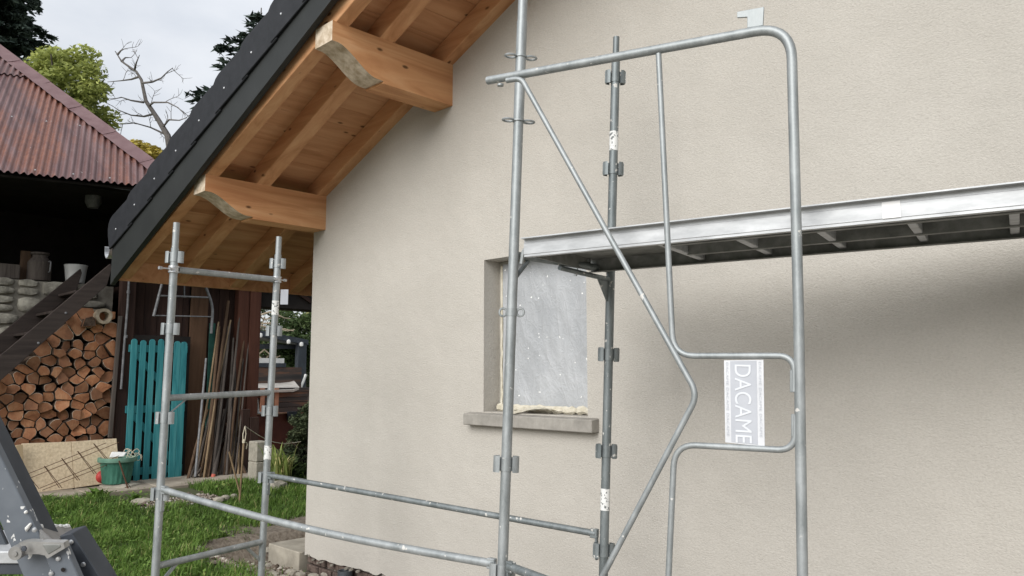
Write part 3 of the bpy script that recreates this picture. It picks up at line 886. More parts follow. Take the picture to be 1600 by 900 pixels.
# ---- ledgers between the frames
def ledger(a, b, mat, label, sag=.0, r=.019):
    L = thing("ledger_rail", (a.x, a.y, min(a.z, b.z)), label, "rail", "horizontal scaffold rails")
    pts = [a.lerp(b, i / 12) - Vector((0, 0, sag * math.sin(math.pi * i / 12))) for i in range(13)]
    mb = MB(); mb.tube(pts, r, 14); mb.build("tube", mat, L)
    for P, q in ((pts[0], pts[1]), (pts[-1], pts[-2])):
        d = (q - P).normalized()
        mb = MB(); mb.bar(P - d * .012, P + d * .03, .030, .048); mb.bar(P - d * .004 - Vector((0, 0, .02)), P - d * .004 - Vector((0, 0, .135)), .012, .026, d)
        mb.build("wedge_end", mat, L, bevel=.003)
    return L
a = LI.py(742); b = MI.py(836); d = (b - a).normalized()
ledger(a + d * .03, b - d * .05, M["galv_old"], "upper galvanised rail running close to the house wall below the window", .0, .018)
a = LO.py(764); b = MO.py(884); d = (b - a).normalized()
ledger(a + d * .03, b - d * .05, M["galv"], "lower bowed galvanised rail crossing above the grass, on the outer posts", .035, .020)
a = MO.py(882); b = onZ(1010, 950, a.z); d = (b - a).normalized()
ledger(a + d * .05, a + d * 2.3, M["galv_old"], "stub of galvanised rail leaving the middle post towards the lower right", .03, .02)

# ---- aluminium platform
pl = thing("scaffold_platform", (-2.48, -1.32, 2.14), "long aluminium scaffold platform spanning to the right past the window", "scaffold platform")
zt_, zb_ = 2.230, 2.144
A0 = onZ(819, 373, zt_); B0 = onZ(1600, 281, zt_)
u = Vector((B0.x - A0.x, B0.y - A0.y, 0)).normalized(); u = (u + Vector((math.cos(R(13)), math.sin(R(13)), 0))).normalized()
n = Vector((-u.y, u.x, 0)); LEN = 2.78; WID = .68
def pp(s, t, z): return Vector((A0.x, A0.y, 0)) + u * s + n * t + Vector((0, 0, z))
def cbeam(t0, sg, name, mat):
    # C-section: web, top lip turned outwards, bottom flange turned in
    prof = [(0, zb_), (sg * .03, zb_), (sg * .03, zb_ + .004), (sg * .004, zb_ + .004), (sg * .004, zt_ - .004), (sg * .004, zt_), (-sg * .032, zt_), (-sg * .032, zt_ - .005), (0, zt_ - .005),
            (0, zt_ - .022), (-sg * .003, zt_ - .024), (-sg * .003, zb_ + .012), (0, zb_ + .010)]
    mb = MB(); mb.prism([pp(0, t0 + t, z) for t, z in prof], u * LEN); return mb.build(name, mat, pl)
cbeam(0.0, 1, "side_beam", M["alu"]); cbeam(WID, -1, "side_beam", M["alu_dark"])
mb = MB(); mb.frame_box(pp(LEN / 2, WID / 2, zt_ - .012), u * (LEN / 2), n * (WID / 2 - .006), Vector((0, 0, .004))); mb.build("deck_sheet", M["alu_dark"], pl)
for t in (.15, .45):
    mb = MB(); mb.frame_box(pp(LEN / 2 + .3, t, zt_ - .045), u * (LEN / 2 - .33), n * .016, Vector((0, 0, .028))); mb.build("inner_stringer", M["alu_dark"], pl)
s = .62
while s < LEN - .05:
    mb = MB(); mb.frame_box(pp(s, WID / 2, zt_ - .046), u * .016, n * (WID / 2 - .012), Vector((0, 0, .022))); mb.build("cross_bar", M["alu"], pl, bevel=.003)
    mb = MB(); mb.frame_box(pp(s - .06, .1315, zt_ - .045), u * .018, n * .003, Vector((0, 0, .018))); mb.build("slot", M["black"], pl)
    s += .325
for t in (.07, WID - .07):
    mb = MB(); P = pp(-.0, t, zt_ - .03); mb.tube(bend([P + u * .02, P - u * .045, P - u * .06 - Vector((0, 0, .075))], .03), .010, 8); mb.build("hook", M["galv"], pl)
mb = MB(); mb.frame_box(pp(.012, WID / 2, (zt_ + zb_) / 2), u * .004, n * (WID / 2 - .035), Vector((0, 0, .036))); mb.build("end_plate", M["alu_dark"], pl)
# frame under the far end of the platform
rf = thing("upright_scaffold", Vector((*pp(2.66, .3, 0).xy, 0)), "galvanised scaffold frame under the right-hand end of the platform, past the picture edge", "scaffold frame", "upright scaffold frames")
for t in (-.03, .60):
    P = pp(2.80, t, 0); mb = MB(); mb.tube([P + Vector((0, 0, G(P.x, P.y))), P + Vector((0, 0, 3.1))], PR, 14, hollow=.8); mb.build("post", gm, rf)
for z in (.45, 2.10):
    mb = MB(); mb.tube([pp(2.80, -.03, z), pp(2.80, .60, z)], .019, 12); mb.build("rung", gm, rf)
q = onpl(1393, 328, pp(0, 0, 0), n)
mb = MB(); mb.frame_box(q - n * .0048, u * .030, n * .0008, Vector((0, 0, .030))); mb.build("sticker", M["sticker"], pl)
# tube end lying on the deck
t0 = onpl(921, 349.5, pp(0, .10, 0), n)
mb = MB(); mb.tube([Vector((t0.x, t0.y, zt_ + .012)), Vector((t0.x, t0.y, zt_ + .012)) + FWH * .12], .019, 6, hollow=.62)
tag(mb.build("short_tube", M["alu_dark"], None), "short dark hexagonal tube lying end-on on the scaffold platform", "tube")

# ---- guard frame with the sign, hooked on the middle post
gA = atd(762, 126, 3.53); gu = Vector((math.cos(R(12.5)), math.sin(R(12.5)), 0)); gn = Vector((-gu.y, gu.x, 0))
def gp(x, y, off=0): return onpl(x, y, gA, gn) + gn * off
gf_ = thing("guard_frame", gp(1256, 1180), "bent galvanised guard frame with a name plate, hanging in front of the platform", "guard frame")
mb = MB(); mb.tube(bend([gp(762, 126), gp(1236, 39), gp(1248, 500), gp(1258, 1180)], .13, 9), .0185, 16, hollow=.8); mb.build("main_tube", gm, gf_)
r2 = .0115
mb = MB(); mb.tube(bend([gp(1029, 84), gp(1052, 556), gp(1242, 556), gp(1241, 612)], .085, 8), r2, 12); mb.build("upper_loop", gm, gf_)
mb = MB(); mb.tube(bend([gp(1244, 648), gp(1242, 704), gp(1054, 694), gp(1040, 1000)], .085, 8), r2, 12); mb.build("lower_loop", gm, gf_)
mb = MB(); mb.tube(bend([gp(797, 129, -.028), gp(819, 125, -.024), gp(1092, 617, -.012), gp(925, 935, -.012)], .05, 7), r2 * 1.04, 12); mb.build("diagonal_brace", gm, gf_)
for y0, y1, x in ((578, 613, 1239.5), (647, 683, 1241.5)):
    mb = MB(); a, b = gp(x, y0, -.004), gp(x, y1, -.004); mb.bar(a, b, .020, .010, gu); mb.build("bracket", gm, gf_, bevel=.002)
    for y in (y0 + 3, (y0 + y1) / 2 + 6, y1 - 3):
        mb = MB(); mb.lathe(gp(x + 5, y, -.008), [(0, -.005), (.004, -.003), (.004, .003), (0, .005)], 6, axis=gn); mb.build("weld_bead", M["zinc"], gf_)
poly = [(1152, 19), (1194, 11), (1192.5, 40), (1168, 44), (1168, 27), (1152, 28)]
mb = MB(); mb.prism([gp(x, y, -.004) for x, y in poly], gn * .009); mb.build("hook_plate", M["galv"], gf_, bevel=.001)
mb = MB(); c = gp(782, 133); mb.lathe(c, [(0, -.004), (.015, -.004), (.015, .004), (0, .004)], 12, axis=(0, 0, 1)); mb.build("eyelet", gm, gf_)
# name plate
sc_ = [gp(1131.5, 563), gp(1193, 562), gp(1195, 698), gp(1133.5, 691)]
mb = MB(); mb.prism([p - gn * .002 for p in sc_], gn * .003); plate = mb.build("name_plate", M["sign_white"], gf_)
def sp(a, b, off=-.004):
    """a across 0..1, b down 0..1 on the plate"""
    return (sc_[0].lerp(sc_[1], a)).lerp(sc_[3].lerp(sc_[2], a), b) + gn * off
mb = MB(); mb.prism([sp(.16, .012, -.0032), sp(.83, .012, -.0032), sp(.83, .985, -.0032), sp(.16, .985, -.0032)], gn * .001); mb.build("plate_field", M["sign_grey"], plate)
def text_mesh(body, name, mat, parent, origin, ex, ey, size, off=.0, space=1.0, sx=1.0):
    cu = bpy.data.curves.new(name, "FONT"); cu.body = body; cu.size = 1; cu.align_x = "LEFT"; cu.space_character = space
    o = bpy.data.objects.new(name, cu); COL.objects.link(o)
    bpy.context.view_layer.update()
    dg = bpy.context.evaluated_depsgraph_get(); me = bpy.data.meshes.new_from_object(o.evaluated_get(dg))
    bpy.data.objects.remove(o); bpy.data.curves.remove(cu)
    root = parent
    while root.parent is not None: root = root.parent
    for v_ in me.vertices:
        c = v_.co.copy(); p = origin + ex * (c.x * size * sx) + ey * (c.y * size); v_.co = p - root.location
    me.materials.clear(); me.materials.append(mat)
    ob = bpy.data.objects.new(name, me); COL.objects.link(ob); ob.parent = parent; return ob
down = (sp(.5, 1) - sp(.5, 0)); H_ = down.length; down.normalize()
rgt = (sp(1, .5) - sp(0, .5)); W_ = rgt.length; rgt.normalize()
# letters read downwards: baseline on the left side of the field
text_mesh("DACAME", "lettering", M["sign_pale"], plate, sp(.28, .035, -.0050), down, rgt, W_ * .60, sx=H_ * .94 / (W_ * .60 * 4.02))
for a in (.055, .885):
    text_mesh("DACAME DACAME DACAME", "border_lettering", M["sign_micro"], plate, sp(a, .02, -.0050), down, rgt, W_ * .085, space=1.12, sx=H_ * .93 / (W_ * .085 * 14.6))

# ================================================================== stepladder close to the camera
ld = 1.75
def lp(x, y, dd=0.0): return atd(x, y, ld + dd)
lad = thing("stepladder", lp(-20, 1500), "plaster-splashed slate grey folding ladder with cast hinge, lower left corner", "ladder")
def slab_px(poly, d0, th, name, mat, bevel=.002):
    mb = MB(); mb.prism([lp(x, y, d0) for x, y in poly], FW * th); return mb.build(name, mat, lad, bevel=bevel)
# upper section: broad face and its inner flank
slab_px([(-110, 560), (-74, 562), (95, 905), (498, 1716), (450, 1716), (38, 905)], 0, .022, "rail", M["splat"])
slab_px([(-72, 566), (-60, 590), (76, 862), (97, 905), (500, 1716), (497, 1716), (94, 905)], .018, .06, "rail_flank", M["ladder_dark"])
# lower section behind the hinge
slab_px([(62, 850), (98, 846), (124, 905), (545, 1716), (505, 1716), (84, 905)], -.02, .02, "rail", M["splat"])
slab_px([(92, 838), (112, 833), (158, 905), (590, 1716), (548, 1716), (126, 905)], .03, .06, "rail_flank", M["ladder_dark"])
slab_px([(-150, 862), (14, 862), (34, 881), (-150, 881)], .012, .16, "tread", M["alu"])
slab_px([(-150, 881.5), (34, 881.5), (44, 898), (-150, 898)], .02, .16, "tread_edge", M["ladder_dark"])
slab_px([(-150, 800), (-12, 800), (10, 850), (14, 861.5), (-150, 861.5)], .06, .01, "side_panel", M["ladder"])
slab_px([(-360, 560), (-324, 562), (-155, 905), (248, 1716), (200, 1716), (-212, 905)], .0, .022, "rail", M["splat"])
for k in range(1, 5):
    dx, dy = 84 * k, 170 * k
    slab_px([(-190 + dx, 862 + dy), (44 + dx, 862 + dy), (50 + dx, 881 + dy), (-186 + dx, 881 + dy)], .023, .10, "tread", M["alu"])
# tray
mb = MB(); ta_ = [lp(58, 822, .02), lp(110, 822, .20), lp(114, 829, .16), lp(86, 846, -.01), lp(68, 842, -.02)]
mb.prism(ta_, Vector((0, 0, -.012))); mb.build("tray", M["cast"], lad)
for i in range(26):
    t = random.random(); P = lp(60 + 46 * t, 821 + 2.5 * random.random(), .03 + .15 * t); s = random.uniform(.004, .010)
    mb = MB(); mb.lathe(P, [(0, s * .6), (s * .8, s * .3), (s, -.2 * s), (0, -.5 * s)], 7); mb.build("plaster_lump", M["plaster"], lad)
mb = MB(); mb.lathe(lp(41, 800, -.002), [(0, .006), (.003, .004), (.004, 0)], 8, axis=-FW); mb.build("plaster_lump", M["plaster"], lad)
slab_px([(37, 826), (46, 817), (48, 820), (40, 832)], -.006, .008, "plaster_lump", M["plaster"])
# hinge
mb = MB(); hc = lp(38, 857, -.045)
arm = [(30, 848), (42, 846), (99, 848), (101, 857), (74, 873), (70, 868), (60, 866), (46, 866), (34, 866)]
mb.prism([lp(x, y, -.035) for x, y in arm], FW * .02)
mb.lathe(lp(38, 857, -.012), [(0, .036), (.006, .036), (.006, .033), (.015, .033), (.016, .028), (.0155, 0)], 20, axis=-FW)
hinge = mb.build("hinge", M["cast"], lad, bevel=0)
slab_px([(65, 851), (94, 851), (95, 855), (75, 867)], -.0365, .003, "hinge_recess", M["alu_dark"])
mb = MB(); mb.lathe(lp(38, 857, -.047), [(0, .004), (.006, .003), (.0065, 0)], 6, axis=-FW); mb.build("bolt", M["ladder_dark"], hinge)
for x, y in ((54, 828), (91, 873), (80, 896), (111, 847), (130, 882)):
    mb = MB(); mb.lathe(lp(x, y, -.022 if x < 100 else .028), [(0, .004), (.0045, .003), (.006, 0)], 10, axis=-FW); mb.build("rivet", M["zinc"], lad)
mb = MB(); mb.lathe(lp(99, 890, -.022), [(0, .002), (.005, .0015)], 10, axis=-FW); mb.build("rivet_hole", M["black"], lad)

# ================================================================== barn
barn = thing("barn", (-11.5, 0, .1), "old timber barn with rusty corrugated hip roof and dark open loft", "barn")
EZ = 4.09
E1, E2 = onZ(0, 268, EZ), onZ(295, 298.5, EZ)
e = (E2 - E1).normalized(); eb = Vector((-e.y, e.x, 0)); PB = R(37)
us = eb * math.cos(PB) + Vector((0, 0, math.sin(PB))); nb = e.cross(us).normalized()
if nb.z < 0: nb = -nb
hipd = (-e * .68 + eb + Vector((0, 0, math.tan(PB)))).normalized()
hipn = Vector((hipd.y, -hipd.x, 0)).normalized()
if hipn.dot(e) < 0: hipn = -hipn
LE = (E2 - E1).length
def rp(s, t, h=0): return E1 + e * s + us * t + nb * h
pitch = .084; cols = 8; sw = pitch * 10
lap = onpl(12, 118, E1, nb); lapt = (lap - E1).dot(us)
def sheet(s0, t0, t1, h):
    n = 10 * 8 + 6; vs = []; k = 3
    for j in range(k):
        for i in range(n + 1):
            s = s0 + (sw + pitch * .7) * i / n; t = t0 + (t1 - t0) * j / (k - 1)
            vs.append(rp(s, t + (random.uniform(-.004, .004) if j == 0 else 0), h + .017 * math.cos(2 * math.pi * s / pitch) + .010 * (1 - j / (k - 1))))
    bm = bmesh.new(); bv = [bm.verts.new(v) for v in vs]
    for j in range(k - 1):
        for i in range(n):
            bm.faces.new((bv[j * (n + 1) + i], bv[j * (n + 1) + i + 1], bv[(j + 1) * (n + 1) + i + 1], bv[(j + 1) * (n + 1) + i]))
    bmesh.ops.bisect_plane(bm, geom=list(bm.verts) + list(bm.edges) + list(bm.faces), plane_co=E2 - hipn * .02, plane_no=hipn, clear_outer=True)
    if not bm.faces: bm.free(); return
    for f in bm.faces: f.smooth = True
    for v in bm.verts: v.co -= barn.location
    me = bpy.data.meshes.new("roof_sheet"); bm.to_mesh(me); bm.free(); me.materials.append(M["corr"])
    o = bpy.data.objects.new("roof_sheet", me); COL.objects.link(o); o.parent = barn
s = LE + .05 - sw
while s > -3.0:
    sheet(s, 0, lapt + .12, 0); sheet(s, lapt, lapt + 2.2, .014); sheet(s, lapt + 2.08, lapt + 4.2, .028)
    s -= sw
# screws with washers along the laps
for t in (.09, lapt * .5, lapt + .07):
    for i in range(9):
        s_ = -1.4 + i * pitch * 5.0
        P = rp(s_ + pitch, t, .03)
        if (P - E2).dot(hipn) < -.15:
            mb = MB(); mb.lathe(P, [(0, .010), (.008, .007), (.012, 0)], 7, axis=nb); mb.build("roof_screw", M["zinc"], barn)
# hip flashing in short lapped lengths
k0, hl = -.1, 1.0
us2 = (hipd - us * hipd.dot(us)).normalized()
acr = hipd.cross(nb).normalized()
if acr.dot(e) > 0: acr = -acr
acr2 = (-acr * .8 - Vector((0, 0, .75))).normalized()
while k0 < 7.0:
    mb = MB(); N = 8; vs = []
    for i in range(N + 1):
        t = k0 + (hl + .06) * i / N
        b0 = E2 + hipd * t + nb * (.05 + .006 * (1 - i / N))
        vs += [b0 + acr * (.20 + .012 * mnoise.noise((t * 5, 0, 0))) - nb * (.016 + .02 * mnoise.noise((t * 9, 1, 0))), b0 + acr * .05 + nb * .012, b0 + nb * .03, b0 + acr2 * .10]
    fs = [(i * 4 + c, i * 4 + c + 1, (i + 1) * 4 + c + 1, (i + 1) * 4 + c) for i in range(N) for c in range(3)]
    mb.add(vs, fs, 0, True); mb.build("hip_flashing", M["flash"], barn, sharp=60)
    k0 += hl
mb = MB()                                              # dark slope on the far side of the hip, kept a little proud
mb.prism([E2 - e * .04, E2 - e * .04 + eb * 7, E2 - e * .04 + hipd * 7], Vector((0, 0, -.05)))
mb.build("far_slope", M["dark_edge"], barn)
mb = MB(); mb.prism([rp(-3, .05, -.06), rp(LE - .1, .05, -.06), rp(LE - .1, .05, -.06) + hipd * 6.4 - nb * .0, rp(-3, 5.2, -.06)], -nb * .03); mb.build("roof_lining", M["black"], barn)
for i in range(7):                                      # rafter feet
    s_ = -2.4 + i * .62; mb = MB(); mb.bar(rp(s_, .5, -.15), rp(s_, max(.7, min(2.6, (LE - s_) / .68 / math.cos(PB) - .5)), -.15), .09, .12, e); mb.build("rafter", M["barnwood"], barn)

FX = -11.5
# shell of the barn inside, its shade put in as black colour
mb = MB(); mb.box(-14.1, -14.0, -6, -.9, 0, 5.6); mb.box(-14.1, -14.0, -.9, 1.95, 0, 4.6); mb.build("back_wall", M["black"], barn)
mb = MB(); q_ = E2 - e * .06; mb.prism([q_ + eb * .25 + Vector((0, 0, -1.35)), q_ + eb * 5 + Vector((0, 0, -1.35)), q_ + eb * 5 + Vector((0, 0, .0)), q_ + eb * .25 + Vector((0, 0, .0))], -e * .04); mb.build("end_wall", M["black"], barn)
mb = MB(); mb.box(-14, -11.35, -6, .15, 4.13, 4.17); mb.build("loft_sky_block", M["black"], barn)  # black sheet added under the roof to keep sky out of the loft
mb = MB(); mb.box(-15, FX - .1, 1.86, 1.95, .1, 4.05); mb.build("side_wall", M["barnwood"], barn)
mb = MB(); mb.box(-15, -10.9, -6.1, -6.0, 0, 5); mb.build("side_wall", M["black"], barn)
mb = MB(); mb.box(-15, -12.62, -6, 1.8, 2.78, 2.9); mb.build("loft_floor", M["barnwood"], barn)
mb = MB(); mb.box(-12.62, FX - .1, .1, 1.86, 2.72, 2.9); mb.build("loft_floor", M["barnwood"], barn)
# vertical wall boards behind the gate and poles
yw = .06
for w, wide in ((.17, 0), (.19, 0), (.16, 0), (.2, 0), (.10, 0), (.27, 1), (.18, 0), (.16, 0), (.2, 0), (.17, 0)):
    y2 = min(yw + w, 1.85)
    mb = MB(); dx = random.uniform(-.008, .008) + (.03 if wide else 0)
    mb.box(FX - .05 + dx, FX - .022 + dx, yw + .003, y2 - .003, .1, 4.0); mb.build("wall_board", M["brownwood"] if wide else M["barnwood"], barn, bevel=.002)
    yw = y2
mb = MB(); mb.box(FX - .12, FX - .06, 0, 1.86, .1, 4.0); mb.build("backing", M["black"], barn)
# posts
mb = MB(); mb.box(-11.50, -11.36, -.13, .055, .12, 4.0); mb.build("post", M["barnwood"], barn, bevel=.006)
p0 = onX(368, 600, -11.33).y; p1 = onX(403, 600, -11.33).y
mb = MB(); mb.box(-11.47, -11.33, p0, (p0 + p1) / 2 - .004, .12, 3.2); mb.build("post", M["redwood"], barn, bevel=.006)
mb = MB(); mb.box(-11.45, -11.31, (p0 + p1) / 2 + .004, p1, .12, 3.2); mb.build("post", M["redwood"], barn, bevel=.006)
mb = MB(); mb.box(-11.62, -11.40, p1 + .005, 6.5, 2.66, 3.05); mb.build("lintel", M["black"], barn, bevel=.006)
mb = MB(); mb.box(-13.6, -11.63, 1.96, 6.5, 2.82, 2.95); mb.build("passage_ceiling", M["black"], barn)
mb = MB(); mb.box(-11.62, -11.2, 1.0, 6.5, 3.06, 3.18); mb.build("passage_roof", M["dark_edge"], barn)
mb = MB(); a = onX(455, 452, -11.38); b = onX(486, 472, -11.38); mb.bar(a + Vector((0, -.5, .3)), b, .05, .06); mb.build("brace", M["barnwood"], barn)
# drainpipe on the left post
mb = MB(); pz = [(-11.335, -.06, 4.0), (-11.335, -.06, 2.55), (-11.335, -.075, 2.0), (-11.335, -.085, 1.4)]
mb.tube(pz, .016, 10)
for z in (2.72, 2.1): mb.tube([(-11.335, -.06, z), (-11.335, -.06, z + .04)], .023, 10)
mb.build("drainpipe", M["rack"], barn)
mb = MB(); mb.bar((-11.345, -.145, 2.4), (-11.345, -.19, .75), .05, .05); mb.build("slat", M["pole_a"], barn, bevel=.006)

# stone wall of the ground floor, stone by stone where it shows
SX = -12.10
mb = MB(); mb.box(SX - .5, SX - .03, -6, .0, .05, 2.88); sw_ = mb.build("stone_wall", M["mortar"], barn)
def blob_stone(y0, y1, z0, z1, dx):
    mb = MB(); N = 10; cy, cz = (y0 + y1) / 2, (z0 + z1) / 2; ry, rz = (y1 - y0) / 2, (z1 - z0) / 2
    ring = []
    for k in range(N):
        a = 2 * math.pi * k / N + random.uniform(-.12, .12); c_, s_ = math.cos(a), math.sin(a); q = 3.6
        r_ = (abs(c_) ** q + abs(s_) ** q) ** (-1 / q) * random.uniform(.90, 1.0); ring.append((cy + ry * c_ * r_, cz + rz * s_ * r_))
    vs = [(SX - .05, a, b) for a, b in ring] + [(SX + dx - .022, cy + (a - cy) * .97, cz + (b - cz) * .97) for a, b in ring] + [(SX + dx + random.uniform(-.006, .006), cy + (a - cy) * .8, cz + (b - cz) * .8) for a, b in ring] + [(SX + dx + .004, cy, cz)]
    fs = []
    for j in range(2):
        fs += [(j * N + k, j * N + (k + 1) % N, (j + 1) * N + (k + 1) % N, (j + 1) * N + k) for k in range(N)]
    fs += [(2 * N + k, 2 * N + (k + 1) % N, 3 * N) for k in range(N)]
    mb.add(vs, [f[::-1] for f in fs] if False else fs, 0, True)
    mb.build("stone", M["stone"], sw_, sharp=50)
z = 2.90; row = 0
while z > 1.0:
    h = random.uniform(.15, .27); y = -2.5 + random.uniform(0, .2)
    while y < -.35:
        w = random.uniform(.2, .5)
        if h > .2 and random.random() < .3:
            blob_stone(y, y + w, z - h * .5, z, random.uniform(0, .03)); blob_stone(y, y + w, z - h, z - h * .52, random.uniform(0, .03))
        else: blob_stone(y, y + w, z - h, z, random.uniform(0, .035))
        y += w + .018
    z -= h + .016; row += 1

# staircase up to the loft
st = thing("staircase", (-11.6, -1.9, .1), "dark timber open stairs climbing to the barn loft above the woodpile", "staircase")
a0, a1 = onX(0, 554, -11.18), onX(159, 420, -11.18); sl = (a1.z - a0.z) / (a1.y - a0.y)
c0 = onX(0, 602, -11.18); vth = a0.z + sl * (c0.y - a0.y) - c0.z
def zs(y): return a0.z + sl * (y - a0.y)
def stringer(x0, x1, ya, yb, up_, name="stringer"):
    mb = MB(); mb.prism([(x0, ya, zs(ya) - vth + up_), (x0, yb, zs(yb) - vth + up_ + .10), (x0, yb + .05, zs(yb) - .06 + up_), (x0, yb + .03, zs(yb) + up_), (x0, ya, zs(ya) + up_)], (x1 - x0, 0, 0)); return mb.build(name, M["stairwood"], st, bevel=.004)
ybot = a0.y - (zs(a0.y) - .45) / sl
stringer(-11.23, -11.18, ybot, onX(168, 430, -11.18).y, 0)
f0 = onX(0, 520, -12.02)
stringer(-12.05, -12.0, ybot, -.52, f0.z - zs(f0.y))
ty = onX(23, 510, -11.6).y
for k in range(-7, 5):
    P, Q_ = onX(118, 453, -11.232), onX(82, 485, -11.232)
    yy = P.y + k * (P.y - Q_.y); zz = P.z + k * (P.z - Q_.z)
    if .2 < zz < 2.95:
        mb = MB(); mb.box(-12.0, -11.232, yy, yy + .22, zz - .035, zz); mb.build("tread", M["stairwood"], st, bevel=.004)
for x, y in ((103, 489), (60, 536)):
    mb = MB(); mb.lathe(onX(x, y, -11.179), [(0, .008), (.012, .005), (.016, 0)], 8, axis=(1, 0, 0)); mb.build("bolt", M["rack"], st)

# ================================================================== firewood: split logs packed cheek by jowl
WX = -11.42
YW0, YW1, ZW0 = -1.78, -.155, .12
def wtop(y): return min(2.43 + .03 * math.sin(9 * y), zs(y) - vth - .02)
pts = []; rowid = []
z = ZW0 + .07; r_ = 0
while z < 2.5:
    y = YW1 - .09 - (.08 if r_ % 2 else 0)
    while y > YW0 + .04:
        q = (y + random.uniform(-.04, .04), z + random.uniform(-.03, .03))
        if q[1] < wtop(q[0]) - .045: pts.append(q); rowid.append(r_)
        y -= random.choice((.125, .16, .19, .22))
    z += random.choice((.098, .112, .128)); r_ += 1
def clip(poly, px, py, nx_, ny_):
    out = []
    for i in range(len(poly)):
        a, b = poly[i], poly[(i + 1) % len(poly)]
        da = (a[0] - px) * nx_ + (a[1] - py) * ny_; db = (b[0] - px) * nx_ + (b[1] - py) * ny_
        if da <= 0: out.append(a)
        if (da < 0 < db) or (db < 0 < da):
            t = da / (da - db); out.append((a[0] + (b[0] - a[0]) * t, a[1] + (b[1] - a[1]) * t))
    return out
nlog = 0; logs = []
for i, (py_, pz_) in enumerate(pts):
    poly = [(py_ - .3, pz_ - .3), (py_ + .3, pz_ - .3), (py_ + .3, pz_ + .3), (py_ - .3, pz_ + .3)]
    for j, (qy, qz) in enumerate(pts):
        if i == j or abs(qy - py_) + abs(qz - pz_) > .75: continue
        dy, dz = qy - py_, qz - pz_; L = math.hypot(dy, dz)
        poly = clip(poly, (py_ + qy) / 2, (pz_ + qz) / 2, dy / L, dz / L)
        if len(poly) < 3: break
    if len(poly) < 3: continue
    for (bx, bz, nx_, nz_) in ((YW1, 0, 1, 0), (YW0, 0, -1, 0), (0, ZW0, 0, -1)): poly = clip(poly, bx, bz, nx_, nz_)
    yt = wtop(py_); poly = clip(poly, py_, yt + .04, -sl / math.hypot(1, sl) if yt < 2.38 else 0, 1 / math.hypot(1, sl) if yt < 2.38 else 1)
    if len(poly) < 3 or pz_ < .6: continue
    cy = sum(p[0] for p in poly) / len(poly); cz = sum(p[1] for p in poly) / len(poly)
    # the split faces stay straight, the bark side becomes an arc
    ba = random.uniform(0, 2 * math.pi) if random.random() < .3 else random.choice((math.pi / 2, math.pi / 2, -math.pi / 2, math.pi * .75, math.pi * .25, math.pi, 0)) + random.uniform(-.3, .3)
    fin = []; bark = []
    npoly = len(poly)
    for k in range(npoly):
        a, b = poly[k], poly[(k + 1) % npoly]
        for t in (0, .25, .5, .75):
            fin.append((a[0] + (b[0] - a[0]) * t, a[1] + (b[1] - a[1]) * t))
    R0 = max(math.hypot(p[0] - cy, p[1] - cz) for p in fin) * random.uniform(.72, .92)
    ox, oz = cy - math.cos(ba) * R0 * .45, cz - math.sin(ba) * R0 * .45; wob = random.uniform(.55, 1.05); shk = random.uniform(.86, .96)
    out = []
    for p in fin:
        sh = shk
        q = (cy + (p[0] - cy) * sh, cz + (p[1] - cz) * sh)
        dd = math.hypot(q[0] - ox, q[1] - oz); ang = math.atan2(q[1] - oz, q[0] - ox); da = abs((ang - ba + math.pi) % (2 * math.pi) - math.pi)
        lim = R0 * 1.12
        isb = da < wob
        if isb and dd > lim: q = (ox + (q[0] - ox) * lim / dd, oz + (q[1] - oz) * lim / dd)
        if not isb: q = (q[0] + random.uniform(-.003, .003), q[1] + random.uniform(-.003, .003))
        out.append(q); bark.append(isb)
    N = len(out)
    xo = WX + random.uniform(-.09, .035); ty_, tz_ = random.uniform(-.3, .3), random.uniform(-.3, .3)
    fx = lambda q: xo + (q[0] - cy) * ty_ + (q[1] - cz) * tz_
    vs = [(xo - .42, *q) for q in out] + [(fx(q), *q) for q in out]
    ins = []
    for q, bk in zip(out, bark):
        s_ = (.925 if bk else .997); ins.append((cy + (q[0] - cy) * s_, cz + (q[1] - cz) * s_))
    vs += [(fx(q) + .002, *q) for q in ins] + [(xo + .004, cy, cz)]
    mb = MB()
    mb.add(vs, [(k, (k + 1) % N, N + (k + 1) % N, N + k) for k in range(N)], 1)
    mb.add(vs, [(N + k, N + (k + 1) % N, 2 * N + (k + 1) % N, 2 * N + k) for k in range(N)], 2)
    mb.add(vs, [(2 * N + k, 2 * N + (k + 1) % N, 3 * N) for k in range(N)], 0)
    logs.append((mb.build("firewood_log", [M["cut"], M["bark"], M["rim"]]), rowid[i], cy, cz))
    nlog += 1
ORD = ["first", "second", "third", "fourth", "fifth", "sixth", "seventh", "eighth", "ninth", "tenth", "eleventh", "twelfth", "thirteenth", "fourteenth", "fifteenth", "sixteenth", "seventeenth", "eighteenth", "nineteenth", "twentieth", "21st", "22nd", "23rd", "24th", "25th", "26th", "27th", "28th", "29th", "30th", "31st", "32nd", "33rd", "34th", "35th", "36th", "37th", "38th", "39th", "40th"]
vis = sorted({r for _, r, _, zc in logs if zc > .80})
for o_, r, yc, zc in logs:
    if r in vis:
        k = sorted((l[2] for l in logs if l[1] == r), reverse=True).index(yc)
        tag(o_, "split firewood log, %s from the post in the %s row above the chipboard" % (ORD[k], ORD[vis.index(r)]), "log", "firewood logs in the stack under the stairs")
    else:
        low = sorted({l[1] for l in logs if l[1] not in vis}, reverse=True)
        k = sorted((l[2] for l in logs if l[1] == r), reverse=True).index(yc)
        tag(o_, "split firewood log, %s from the post, %s row down behind the chipboard edge" % (ORD[k], ORD[low.index(r)]), "log", "firewood logs in the stack under the stairs")
